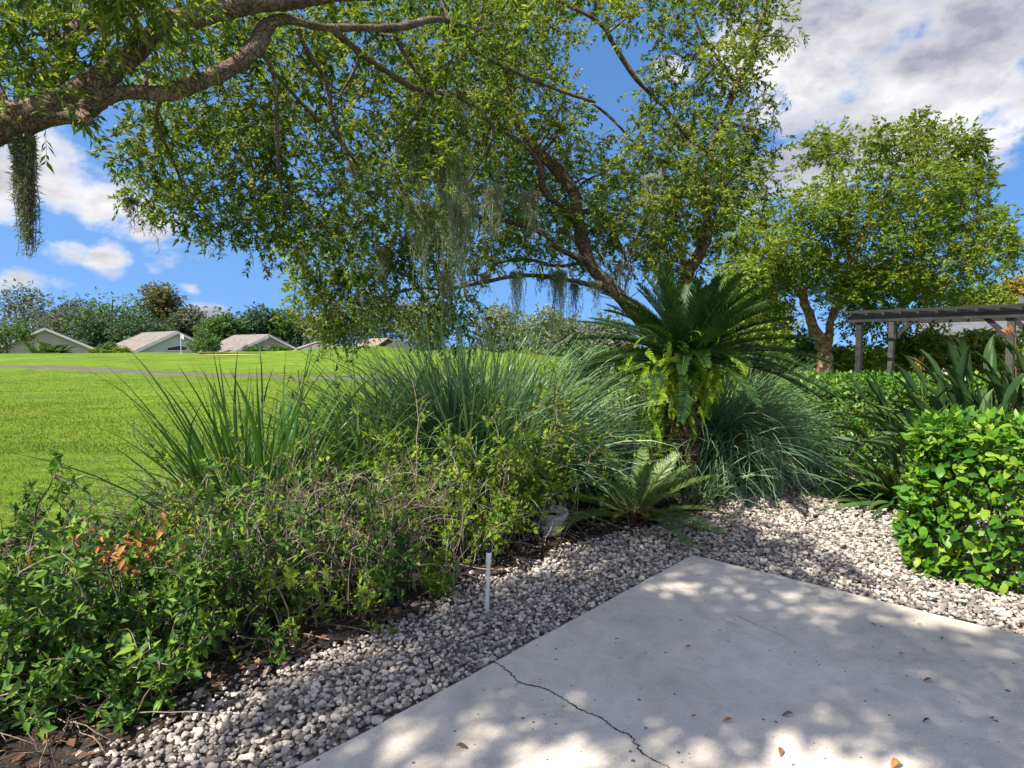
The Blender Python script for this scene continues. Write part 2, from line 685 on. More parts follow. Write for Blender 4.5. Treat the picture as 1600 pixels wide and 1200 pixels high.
M['twig'] = plain_mat('twig', [(.07, .055, .04), (.16, .13, .095), (.26, .22, .17)], 14, .85, .2, island=True)
M['twig_dry'] = plain_mat('twig_dry', [(.13, .105, .075), (.24, .20, .15), (.36, .32, .26)], 14, .85, .2, island=True)
M['stem_green'] = plain_mat('stem_green', [(.06, .10, .03), (.11, .15, .05), (.17, .19, .08)], 14, .6, .1)
M['stone'] = plain_mat('stone', [(.19, .174, .16), (.30, .275, .252), (.41, .372, .34), (.54, .48, .43)], 22, .82, .35, .004, 160, island=True)
M['soil'] = plain_mat('soil', [(.016, .013, .011), (.036, .029, .024), (.07, .056, .045)], 14, .95, .9, .03, 45)
M['gravel_bed'] = plain_mat('gravel_bed', [(.08, .072, .064), (.18, .165, .15), (.28, .26, .24)], 40, .95, .8, .02, 60)
M['pvc'] = plain_mat('pvc', [(.62, .63, .64), (.72, .73, .74), (.78, .78, .78)], 10, .38, .05)
M['black_plastic'] = plain_mat('black_plastic', [(.015, .015, .015), (.03, .03, .03)], 20, .45, .05)
M['pot'] = plain_mat('pot', [(.46, .44, .42), (.60, .58, .55), (.70, .68, .65)], 12, .6, .15, .004)
M['pergola'] = plain_mat('pergola', [(.020, .019, .019), (.032, .031, .031), (.05, .049, .048)], 6, .45, .12, .004, 40)
M['pergola_lit'] = plain_mat('pergola_lit', [(.034, .033, .033), (.058, .057, .056), (.088, .086, .085)], 5, .5, .12, .004, 40)  # same paint as the pergola, lightened for posts that look less shaded
M['roof'] = plain_mat('roof', [(.13, .118, .108), (.18, .165, .152), (.24, .22, .205)], 1.5, .9, .3, .05, 6)
M['roof_tan'] = plain_mat('roof_tan', [(.17, .135, .11), (.23, .185, .15), (.29, .24, .20)], 1.5, .9, .3, .05, 6)
M['roof_grey'] = plain_mat('roof_grey', [(.07, .076, .085), (.12, .128, .14), (.18, .19, .20)], 2.5, .8, .3, .05, 8, stretch=(1, 1, 6))
M['wall_blue'] = plain_mat('wall_blue', [(.42, .48, .55), (.48, .54, .60)], .8, .8, .1)
M['wall_tan'] = plain_mat('wall_tan', [(.38, .365, .35), (.44, .425, .41)], .8, .8, .1)
M['trim'] = plain_mat('trim', [(.70, .71, .72), (.78, .79, .80)], 2, .6, .05)
M['dark_glass'] = plain_mat('dark_glass', [(.02, .025, .03), (.05, .055, .06)], 1, .15, 0, spec=.6)
M['vent'] = plain_mat('vent', [(.05, .05, .05), (.09, .085, .08)], 4, .8, .1)
M['path'] = plain_mat('path', [(.075, .078, .05), (.10, .105, .066), (.135, .137, .09)], 1.2, .9, .2)
M['sand'] = plain_mat('sand', [(.36, .28, .19), (.48, .39, .28), (.55, .46, .35)], 1.5, .95, .3)
M['flag'] = plain_mat('flag', [(.76, .76, .76), (.8, .8, .8)], 4, .7, .05)
M['orange'] = leaf_mat('orange', [(.38, .13, .05), (.44, .19, .07), (.40, .15, .07)], .2, .45, .3)
M['bract'] = leaf_mat('bract', [(.10, .06, .04), (.18, .08, .05), (.09, .10, .04)], .1, .45, .3)


def far_leaf(name, a, b, c):
    return leaf_mat(name, [a, b, c], .22, .6, .2, .22)


M['far_grey'] = far_leaf('far_grey', (.075, .10, .075), (.12, .15, .105), (.19, .22, .16))
M['far_brown'] = far_leaf('far_brown', (.075, .105, .045), (.14, .145, .06), (.23, .175, .075))
M['far_green'] = far_leaf('far_green', (.05, .12, .04), (.085, .17, .05), (.14, .23, .07))
M['far_dark'] = far_leaf('far_dark', (.04, .085, .045), (.065, .12, .06), (.10, .165, .075))
M['far_lime'] = far_leaf('far_lime', (.10, .17, .03), (.16, .24, .035), (.24, .30, .05))
M['far_pale'] = far_leaf('far_pale', (.11, .15, .075), (.17, .21, .11), (.25, .28, .16))
M['far_gold'] = far_leaf('far_gold', (.15, .15, .03), (.25, .22, .04), (.33, .26, .05))


def concrete_mat():
    m, nt, N, L = new_mat('concrete')
    out = N('ShaderNodeOutputMaterial')
    p = N('ShaderNodeBsdfPrincipled')
    big = tex_noise(nt, 1.1, 5, .6)
    col = ramp(nt, big, [(.3, (.45, .42, .375)), (.5, (.54, .50, .45)), (.72, (.61, .565, .51))])
    mid = tex_noise(nt, 9, 6, .65, dist=.6)
    col = mix(nt, .5, col, mix(nt, 1.0, col, ramp(nt, mid, [(.32, (.72, .72, .72)), (.6, (1.1, 1.1, 1.1))]), 'MULTIPLY'))
    fine = tex_noise(nt, 130, 3, .6)
    col = mix(nt, .55, col, mix(nt, 1.0, col, ramp(nt, fine, [(.3, (.68, .68, .68)), (.7, (1.25, 1.25, 1.25))]), 'MULTIPLY'))
    # dark specks and pale aggregate
    for sc_, thr, c, salt in ((22, .075, (.05, .045, .04), 0), (70, .09, (.75, .73, .70), 3.3), (9, .045, (.06, .05, .04), 8.1)):
        vo = N('ShaderNodeTexVoronoi')
        vo.inputs['Scale'].default_value = sc_
        mp = N('ShaderNodeMapping')
        mp.inputs['Location'].default_value = (salt, salt, 0)
        g = N('ShaderNodeNewGeometry')
        L(g.outputs['Position'], mp.inputs['Vector'])
        L(mp.outputs[0], vo.inputs['Vector'])
        ps = N('ShaderNodeSeparateColor')
        L(vo.outputs['Color'], ps.inputs[0])
        th = N('ShaderNodeMath')
        th.operation = 'MULTIPLY'
        th.inputs[1].default_value = thr * 2.4
        pw = N('ShaderNodeMath')
        pw.operation = 'POWER'
        L(ps.outputs[0], pw.inputs[0])
        pw.inputs[1].default_value = 3.0
        L(pw.outputs[0], th.inputs[0])
        lt = N('ShaderNodeMath')
        lt.operation = 'LESS_THAN'
        L(vo.outputs['Distance'], lt.inputs[0])
        L(th.outputs[0], lt.inputs[1])
        ff = N('ShaderNodeMath')
        ff.operation = 'MULTIPLY'
        L(lt.outputs[0], ff.inputs[0])
        ff.inputs[1].default_value = .8
        col = mix(nt, ff.outputs[0], col, c)
    # dirty weathered streaks
    st = tex_noise(nt, 3.3, 7, .7, dist=1.2)
    col = mix(nt, mix(nt, 1.0, ramp(nt, st, [(.56, (0, 0, 0)), (.72, (1, 1, 1))]), (.42, .42, .42), 'MULTIPLY'), col, (.22, .21, .195))
    L(col, p.inputs['Base Color'])
    p.inputs['Roughness'].default_value = .8
    p.inputs['Specular IOR Level'].default_value = .25
    gm = N('ShaderNodeNewGeometry')
    mpb = N('ShaderNodeMapping')
    mpb.inputs['Rotation'].default_value = (0, 0, math.radians(42))
    mpb.inputs['Scale'].default_value = (2.2, 60, 1)
    L(gm.outputs['Position'], mpb.inputs['Vector'])
    broom = tex_noise(nt, 2.2, 3, .6, mpb.outputs[0])
    hh = N('ShaderNodeMath')
    hh.operation = 'MULTIPLY_ADD'
    L(broom, hh.inputs[0])
    hh.inputs[1].default_value = .8
    L(tex_noise(nt, 150, 4, .7), hh.inputs[2])
    L(bump(nt, hh.outputs[0], .45, .004), p.inputs['Normal'])
    L(p.outputs[0], out.inputs[0])
    return m


def lawn_mat():
    m, nt, N, L = new_mat('lawn')
    out = N('ShaderNodeOutputMaterial')
    p = N('ShaderNodeBsdfPrincipled')
    a = tex_noise(nt, .16, 5, .6)
    col = ramp(nt, a, [(.3, (.085, .16, .016)), (.5, (.125, .215, .02)), (.72, (.175, .255, .028))])
    g = N('ShaderNodeNewGeometry')
    mp = N('ShaderNodeMapping')
    mp.inputs['Scale'].default_value = (.5, 1.6, 1)
    L(g.outputs['Position'], mp.inputs['Vector'])
    b = tex_noise(nt, 1.6, 7, .7, mp.outputs[0])
    col = mix(nt, .7, col, mix(nt, 1.0, col, ramp(nt, b, [(.36, (.42, .5, .4)), (.58, (1.2, 1.15, 1.1))]), 'MULTIPLY'))
    c = tex_noise(nt, 22, 5, .7)
    col = mix(nt, .7, col, mix(nt, 1.0, col, ramp(nt, c, [(.34, (.5, .55, .4)), (.64, (1.3, 1.25, 1.1))]), 'MULTIPLY'))
    dry = tex_noise(nt, .55, 6, .65, dist=.8)
    dm = ramp(nt, dry, [(.57, (0, 0, 0)), (.75, (.6, .6, .6))])
    col = mix(nt, dm, col, (.21, .225, .06))
    L(col, p.inputs['Base Color'])
    p.inputs['Roughness'].default_value = .9
    p.inputs['Specular IOR Level'].default_value = .1
    L(bump(nt, c, .7, .04), p.inputs['Normal'])
    L(p.outputs[0], out.inputs[0])
    return m


M['concrete'] = concrete_mat()
M['lawn'] = lawn_mat()
M['crack'] = plain_mat('crack', [(.015, .013, .012), (.04, .035, .03)], 30, .95, 0)

# ================================================================== ground


def gauss(x, y, cx, cy, sx, sy):
    return np.exp(-((x - cx) / sx) ** 2 - ((y - cy) / sy) ** 2)


def terrain(x, y):
    x = np.asarray(x, float)
    y = np.asarray(y, float)
    z = np.interp(y, [-1000, 12, 20, 30, 42, 55, 66, 74, 84, 100, 3000],
                  [-.05, -.05, -.02, .06, .28, .55, .72, .45, -1.2, -1.5, -1.5])
    far = np.clip((y - 14) / 20, 0, 1)
    z = z + far * (vnoise(x + 50, y + 50, .09) - .5) * .35
    z = z + .95 * gauss(x, y, W(565, 548, 57)[0], 57, 6.5, 9)
    z = z + 1.05 * gauss(x, y, W(745, 545, 46)[0], 46, 5.0, 8)
    z = z - .55 * gauss(x, y, W(1000, 560, 46)[0], 46, 12, 14)
    return z


def build_ground():
    xs = np.concatenate([[-1200, -600, -300, -180, -130], np.arange(-100, -30, 2.0), np.arange(-30, 30, .8), np.arange(30, 101, 2.0), [130, 180, 300, 600, 1200]])
    ys = np.concatenate([[-300, -100, -40, -15, -6], np.arange(-2, 16, .8), np.arange(16, 104, 1.2), [110, 130, 180, 300, 600, 1500]])
    X, Y = np.meshgrid(xs, ys)
    V = np.stack([X, Y, terrain(X, Y)], -1).reshape(-1, 3)
    nx, ny = len(xs), len(ys)
    idx = np.arange(nx * ny).reshape(ny, nx)
    q = np.stack([idx[:-1, :-1], idx[:-1, 1:], idx[1:, 1:], idx[1:, :-1]], -1).reshape(-1, 4)
    struct(MB().add(V, q=q).build('lawn', M['lawn']))


build_ground()

# --- patio
PC = G(1082, 866)
dl = nrm(G(460, 1200) - PC)       # left edge, towards the camera
dr = nrm(G(1600, 992) - PC)       # right edge, towards the right
patio_poly = [PC[:2], (PC + dr * 9)[:2], (PC + dr * 9 + dl * 9)[:2], (PC + dl * 9)[:2]]


def build_patio():
    mb = MB()
    n = 90
    # slab with slightly worn, rounded arris
    prof = [(0, -.13), (0, -.008), (.004, -.002), (.012, 0.0)]
    rng = np.random.default_rng(3)
    ring = []
    pts = []
    corners = [PC, PC + dr * 9, PC + dr * 9 + dl * 9, PC + dl * 9]
    cen = sum(corners) / 4
    for i in range(4):
        a, b = corners[i], corners[(i + 1) % 4]
        for k in range(n):
            pts.append(a + (b - a) * k / n)
    pts = np.array(pts)
    wob = (vnoise(np.arange(len(pts)) * .6, 0 * np.arange(len(pts))) - .5) * .012
    inw = nrm(cen - pts)
    pts = pts + inw * wob[:, None]
    k = len(pts)
    for off, z in prof:
        r = pts + inw * off * 1.4
        r[:, 2] = z
        ring.append(r)
    V = np.concatenate(ring)
    q = []
    for r in range(len(prof) - 1):
        for i in range(k):
            j = (i + 1) % k
            q.append((r * k + i, r * k + j, (r + 1) * k + j, (r + 1) * k + i))
    mb.add(V, q=q)
    c = cen.copy()
    c[2] = 0
    base = mb.n
    mb.add(np.vstack([c[None], ring[-1]]), t=[(0, 1 + i, 1 + (i + 1) % k) for i in range(k)])
    patio = struct(mb.build('patio', M['concrete'], smooth=False))
    # cracks, following the slab
    def crack(pix, w0, w1, seed):
        rng = np.random.default_rng(seed)
        p = np.array([G(*a) for a in pix])
        p = crom(p, len(pix) * 12)
        T = nrm(np.gradient(p, axis=0))
        S = np.stack([-T[:, 1], T[:, 0], 0 * T[:, 0]], -1)
        p = p + S * (rng.normal(size=(len(p), 1)) * .0035)
        w = np.interp(np.arange(len(p)), [0, len(p) * .8, len(p)], [w0, w1, w1 * .3]) * rng.uniform(.5, 1.4, len(p))
        a = p + S * w[:, None] / 2
        b = p - S * w[:, None] / 2
        a[:, 2] = b[:, 2] = .0025
        n_ = len(p)
        V = np.concatenate([a, b])
        q = [(i, i + 1, n_ + i + 1, n_ + i) for i in range(n_ - 1)]
        MB().add(V, q=q).build('crack', M['crack'], patio, smooth=False)
    crack([(758, 1029), (775, 1036), (792, 1047), (812, 1066), (850, 1076), (872, 1087), (905, 1108), (940, 1123), (965, 1142), (985, 1150), (1005, 1178), (1045, 1200), (1100, 1240)], .006, .007, 1)
    crack([(815, 1066), (808, 1069), (804, 1074)], .004, .003, 2)
    crack([(1150, 962), (1185, 978), (1215, 990), (1250, 1007)], .0022, .0016, 4)
    return patio


build_patio()

# --- gravel
gravel_px = [(60, 1230), (100, 1200), (215, 1150), (300, 1090), (400, 1045), (500, 1000), (600, 970), (690, 930), (790, 878),
             (880, 846), (960, 826), (1010, 818), (1080, 806), (1110, 790), (1130, 762), (1200, 752), (1262, 735), (1330, 724)]
gravel_out = [G(*a)[:2] for a in gravel_px]
gravel_poly = gravel_out + [np.array([4.9, 7.9]), np.array([5.2, 6.0]), np.array([4.3, 4.9]), np.array([5.6, 2.4]), np.array([3.2, 1.2]),
                            np.array([0.5, 1.0]), np.array([-2.6, 1.5])]
rng = np.random.default_rng(11)


def build_gravel():
    xs = np.arange(-3.2, 6.2, .1)
    ys = np.arange(.9, 8.6, .1)
    X, Y = np.meshgrid(xs, ys)
    V = np.stack([X, Y, -.04 + 0 * X], -1).reshape(-1, 3)
    nx, ny = len(xs), len(ys)
    idx = np.arange(nx * ny).reshape(ny, nx)
    q = np.stack([idx[:-1, :-1], idx[:-1, 1:], idx[1:, 1:], idx[1:, :-1]], -1).reshape(-1, 4)
    cen = V[q].mean(1)
    q = q[in_poly(cen, gravel_poly)]
    struct(MB().add(V, q=q).build('gravel_path', M['gravel_bed']))
    # stones
    phi = (1 + 5 ** .5) / 2
    iv = np.array([(-1, phi, 0), (1, phi, 0), (-1, -phi, 0), (1, -phi, 0), (0, -1, phi), (0, 1, phi), (0, -1, -phi), (0, 1, -phi),
                   (phi, 0, -1), (phi, 0, 1), (-phi, 0, -1), (-phi, 0, 1)], float)
    iv = nrm(iv)
    it = np.array([(0, 11, 5), (0, 5, 1), (0, 1, 7), (0, 7, 10), (0, 10, 11), (1, 5, 9), (5, 11, 4), (11, 10, 2), (10, 7, 6), (7, 1, 8),
                   (3, 9, 4), (3, 4, 2), (3, 2, 6), (3, 6, 8), (3, 8, 9), (4, 9, 5), (2, 4, 11), (6, 2, 10), (8, 6, 7), (9, 8, 1)])

    def subdiv(v, t):
        v = list(map(tuple, v))
        cache = {}
        nt_ = []
        def mid(a, b):
            k = (min(a, b), max(a, b))
            if k not in cache:
                m = nrm((np.array(v[a]) + np.array(v[b])) / 2)
                cache[k] = len(v)
                v.append(tuple(m))
            return cache[k]
        for a, b, c in t:
            ab, bc, ca = mid(a, b), mid(b, c), mid(c, a)
            nt_ += [(a, ab, ca), (b, bc, ab), (c, ca, bc), (ab, bc, ca)]
        return np.array(v), np.array(nt_)

    sv, stt = subdiv(iv, it)

    def batch(P, size, tv, tt):
        n = len(P)
        k = len(tv)
        sc3 = size[:, None] * np.stack([rng.uniform(.75, 1.3, n), rng.uniform(.7, 1.05, n), rng.uniform(.5, .85, n)], -1)
        # lumpy, slightly faceted bodies: squash each against a few random planes
        base = np.broadcast_to(tv, (n, k, 3)).copy()
        for _ in range(8):
            d = unit(rng, n)
            h = rng.uniform(.5, .92, n)
            dot = np.einsum('nkc,nc->nk', base, d)
            ex = np.clip(dot - h[:, None], 0, None)
            base -= ex[..., None] * d[:, None] * .85
        base += rng.normal(size=base.shape) * .05
        base *= sc3[:, None]
        az = rng.uniform(0, 2 * np.pi, n)
        tl = rng.normal(size=n) * .35
        ca, sa = np.cos(az), np.sin(az)
        ct, st_ = np.cos(tl), np.sin(tl)
        x, y, z = base[..., 0], base[..., 1], base[..., 2]
        y, z = y * ct[:, None] - z * st_[:, None], y * st_[:, None] + z * ct[:, None]
        x, y = x * ca[:, None] - y * sa[:, None], x * sa[:, None] + y * ca[:, None]
        V = np.stack([x, y, z], -1) + P[:, None]
        F = (tt[None] + (np.arange(n) * k)[:, None, None]).reshape(-1, 3)
        return V.reshape(-1, 3), F

    mb = MB()
    for layer, (zlo, zhi, keep) in enumerate([(-.03, -.018, .28), (-.018, .006, .85)]):
        g = .0208
        xs = np.arange(-3.0, 6.0, g)
        ys = np.arange(1.0, 8.4, g)
        X, Y = np.meshgrid(xs, ys)
        P = np.stack([X.ravel(), Y.ravel()], -1) + rng.normal(size=(X.size, 2)) * g * .42
        # coarser stones further away where single ones can no longer be seen
        dist = P[:, 1]
        kp = rng.random(len(P)) < keep * np.interp(dist, [3.2, 5.2], [1.0, .5])
        P = P[kp]
        edge = in_poly(P + rng.normal(size=P.shape) * .05, gravel_poly)
        # a few strays into the bed
        inpat = in_poly(P, patio_poly)
        C = PC[:2]
        nl = np.array([dl[1], -dl[0]])
        nr_ = np.array([-dr[1], dr[0]])
        cin = (np.array(patio_poly).mean(0) - C)
        if nl @ cin < 0: nl = -nl
        if nr_ @ cin < 0: nr_ = -nr_
        near_edge = ((P - C) @ nl > -.014) & ((P - C) @ nr_ > -.014)
        vis = (np.abs(P[:, 0]) < P[:, 1] * .9 + .25)
        P = P[edge & ~inpat & ~near_edge & vis]
        n = len(P)
        size = np.clip(rng.lognormal(math.log(.0121), .34, n), .006, .027) * np.interp(P[:, 1], [3.2, 5.2], [1.0, 1.28])
        P3 = np.column_stack([P, rng.uniform(zlo, zhi, n)])
        nearm = (P[:, 1] < 2.8) & (layer == 1)
        for m_, tv, tt in ((nearm, sv, stt), (~nearm, iv, it)):
            if m_.sum():
                mb.add(*batch(P3[m_], size[m_], tv, tt))
    o = mb.build('gravel', M['stone'], smooth=False, kind='stuff')
    tag(o, 'rounded pale grey gravel stones bordering the concrete patio', 'gravel')


build_gravel()


# --- planting beds
def build_beds():
    def sheet(name, poly, zf, step=.08):
        p = np.array(poly)
        xs = np.arange(p[:, 0].min(), p[:, 0].max() + step, step)
        ys = np.arange(p[:, 1].min(), p[:, 1].max() + step, step)
        X, Y = np.meshgrid(xs, ys)
        V = np.stack([X, Y, zf(X, Y)], -1).reshape(-1, 3)
        nx, ny = len(xs), len(ys)
        idx = np.arange(nx * ny).reshape(ny, nx)
        q = np.stack([idx[:-1, :-1], idx[:-1, 1:], idx[1:, 1:], idx[1:, :-1]], -1).reshape(-1, 4)
        q = q[in_poly(V[q].mean(1), poly)]
        struct(MB().add(V, q=q).build(name, M['soil']))
    zf = lambda x, y: -.022 + .04 * vnoise(x + 30, y + 30, 1.6) + .02 * vnoise(x, y + 9, 6)
    main = [np.array([-2.6, 1.2])] + [g + np.array([.05, -.05]) for g in gravel_out] + [np.array(a) for a in
            [(6.5, 10.5), (3, 10.5), (0, 8.8), (-1.6, 7.0), (-3.2, 5.6), (-4.6, 4.4), (-5.5, 2.4), (-4.5, 1.2)]]
    sheet('planting_bed', main, zf)
    right = [(4.3, 4.75), (5.0, 6.0), (4.7, 7.9), (5.2, 9), (9, 12), (14, 12), (14, 2), (5.8, 2.2)]
    sheet('planting_bed', right, lambda x, y: zf(x, y) + .002, .15)
    # litter over the soil
    r = np.random.default_rng(21)
    n = 40000
    P = np.column_stack([r.uniform(-5, 5, n), r.uniform(1.2, 9, n)])
    P = P[in_poly(P + r.normal(size=P.shape) * .06, main)]
    P = P[r.random(len(P)) < np.clip(2.2 - P[:, 1] * .22, .2, 1)]
    n = len(P)
    P3 = np.column_stack([P, zf(P[:, 0], P[:, 1]) + r.uniform(.003, .03, n)])
    D = nrm(np.column_stack([r.normal(size=n), r.normal(size=n), r.normal(size=n) * .3]))
    Nn = nrm(np.column_stack([r.normal(size=n) * .5, r.normal(size=n) * .5, np.ones(n)]))
    mb = MB()
    Ls = r.uniform(.02, .065, n)
    mb.leaves(RH, P3, D, Nn, Ls, Ls * r.uniform(.3, .55, n))
    o = mb.build('leaf_litter', M['leaf_litter'], kind='stuff')
    tag(o, 'brown fallen leaf litter covering the dark soil under the shrubs', 'leaf litter')
    n = 900
    P = np.column_stack([r.uniform(-4.5, 3, n), r.uniform(1.4, 7, n)])
    P = P[in_poly(P, main)]
    n = len(P)
    a = r.uniform(0, 2 * np.pi, n)
    ln = r.uniform(.08, .35, n)
    t = np.linspace(-.5, .5, 4)
    path = np.zeros((n, 4, 3))
    path[..., 0] = P[:, :1] + np.cos(a)[:, None] * ln[:, None] * t + r.normal(size=(n, 4)) * .008
    path[..., 1] = P[:, 1:2] + np.sin(a)[:, None] * ln[:, None] * t + r.normal(size=(n, 4)) * .008
    path[..., 2] = .015 + r.uniform(0, .03, (n, 1)) + r.normal(size=(n, 4)) * .006
    mb = MB().tubes(path, np.broadcast_to(r.uniform(.0015, .004, (n, 1)), (n, 4)), 4, False)
    o = mb.build('fallen_twigs', M['twig_dry'], kind='stuff')
    tag(o, 'thin dry fallen twigs lying on the soil of the bed', 'twigs')
    return main


bed_poly = build_beds()


# --- turf blades on the near lawn
def build_turf():
    r = np.random.default_rng(31)
    mb = MB()
    for (y0, y1, n, h, w) in ((3.6, 9, 46000, .05, .0085), (9, 17, 52000, .06, .017), (17, 34, 52000, .05, .026)):
        Y = r.uniform(y0, y1, n)
        X = r.uniform(-.95, .25 if y0 < 9 else .15, n) * Y
        P = np.column_stack([X, Y])
        P = P[~in_poly(P, bed_poly)]
        P = P[~in_poly(P, gravel_poly)]
        P = P[vnoise(P[:, 0], P[:, 1], 1.4) * .6 + r.random(len(P)) > .35]
        n_ = len(P)
        P3 = np.column_stack([P, terrain(P[:, 0], P[:, 1]) - .01])
        D = nrm(np.column_stack([r.normal(size=n_) * .55, r.normal(size=n_) * .55, np.ones(n_)]))
        Nn = unit(r, n_)
        hh = h * r.uniform(.5, 1.3, n_)
        tri = (np.array([[-.5, 0, 0], [.5, 0, 0], [0, 1, 0.15]], float), np.array([[0, 1, 2]]))
        mb.leaves(tri, P3, D, Nn, hh, w * r.uniform(.6, 1.3, n_))
    o = mb.build('lawn_grass', M['turf'], kind='stuff')
    tag(o, 'short mown bright green grass of the golf course', 'grass')


build_turf()


# --- cart path, bunker, pin
def build_course():
    # path drapes on the terrain
    a = W(-500, 560, 46)
    pts = [np.array([W(-500, 560, 47)[0], 47]), np.array([W(-100, 568, 41)[0], 41]), np.array([W(120, 574, 36.5)[0], 36.5]),
           np.array([W(330, 583, 32)[0], 32]), np.array([W(560, 590, 29)[0], 29]), np.array([W(760, 592, 28)[0], 28]), np.array([W(1000, 592, 27.5)[0], 27.5]), np.array([W(1300, 592, 28)[0], 28])]
    c = crom(pts, 120)
    T = nrm(np.gradient(c, axis=0))
    S = np.column_stack([-T[:, 1], T[:, 0]])
    rows = []
    for k in np.linspace(-1, 1, 7):
        p = c + S * k * np.interp(np.arange(len(c)), [0, 62, 84, 119], [1.5, 1.2, .45, .3])[:, None]
        rows.append(np.column_stack([p, terrain(p[:, 0], p[:, 1]) + (.05 if abs(k) < .99 else -.03)]))
    V = np.stack(rows, 1).reshape(-1, 3)
    n, m = len(c), 7
    idx = np.arange(n * m).reshape(n, m)
    q = np.stack([idx[:-1, :-1], idx[1:, :-1], idx[1:, 1:], idx[:-1, 1:]], -1).reshape(-1, 4)
    struct(MB().add(V, q=q).build('cart_path', M['path']))
    # bunker: a shallow sand ellipse below a turf lip
    bc = np.array([W(385, 551, 60)[0], 60.0])
    th = np.linspace(0, 2 * np.pi, 40, endpoint=False)
    V = [[bc[0], bc[1], terrain(*bc) + .02]]
    for rr in (.5, 1.0):
        for t in th:
            p = bc + np.array([math.cos(t) * 4.8 * rr, math.sin(t) * 2.6 * rr])
            V.append([p[0], p[1], terrain(*p) + (.06 if rr == 1 else .03)])
    k = 40
    f = [(0, 1 + i, 1 + (i + 1) % k) for i in range(k)]
    q = [(1 + i, 1 + k + i, 1 + k + (i + 1) % k, 1 + (i + 1) % k) for i in range(k)]
    struct(MB().add(np.array(V), t=f, q=q).build('sand_bunker', M['sand']))
    lip = []
    for t in np.linspace(.15, np.pi - .15, 24):
        p = bc + np.array([math.cos(t) * 5.0, math.sin(t) * 2.8])
        lip.append([p[0], p[1], terrain(*p) + .12])
    struct(MB().tubes(np.array(lip), np.full(24, .2), 8).build('bunker_lip', M['lawn']))
    # pin
    p = W(283, 550, 62)
    z0 = float(terrain(p[0], p[1]))
    root = thing('golf_flag', 'white golf flag on a thin pole standing on the green', 'flag', (p[0], p[1], z0))
    t = np.array([[p[0], p[1], z0 - .1], [p[0], p[1], z0 + 2.15]])
    MB().tubes(t, np.full(2, .022), 8).build('pole', M['trim'], root)
    xs = np.linspace(0, .42, 7)
    zs = np.linspace(0, -.45, 5)
    V = [[p[0] + x * .75 + .02, p[1] + .08 * math.sin(x * 14), z0 + 2.1 + z * (1 - .2 * x) - x * .45] for z in zs for x in xs]
    q = [(r_ * 7 + c_, r_ * 7 + c_ + 1, (r_ + 1) * 7 + c_ + 1, (r_ + 1) * 7 + c_) for r_ in range(4) for c_ in range(6)]
    MB().add(V, q=q).build('banner', M['flag'], root)


build_course()

# ================================================================== houses


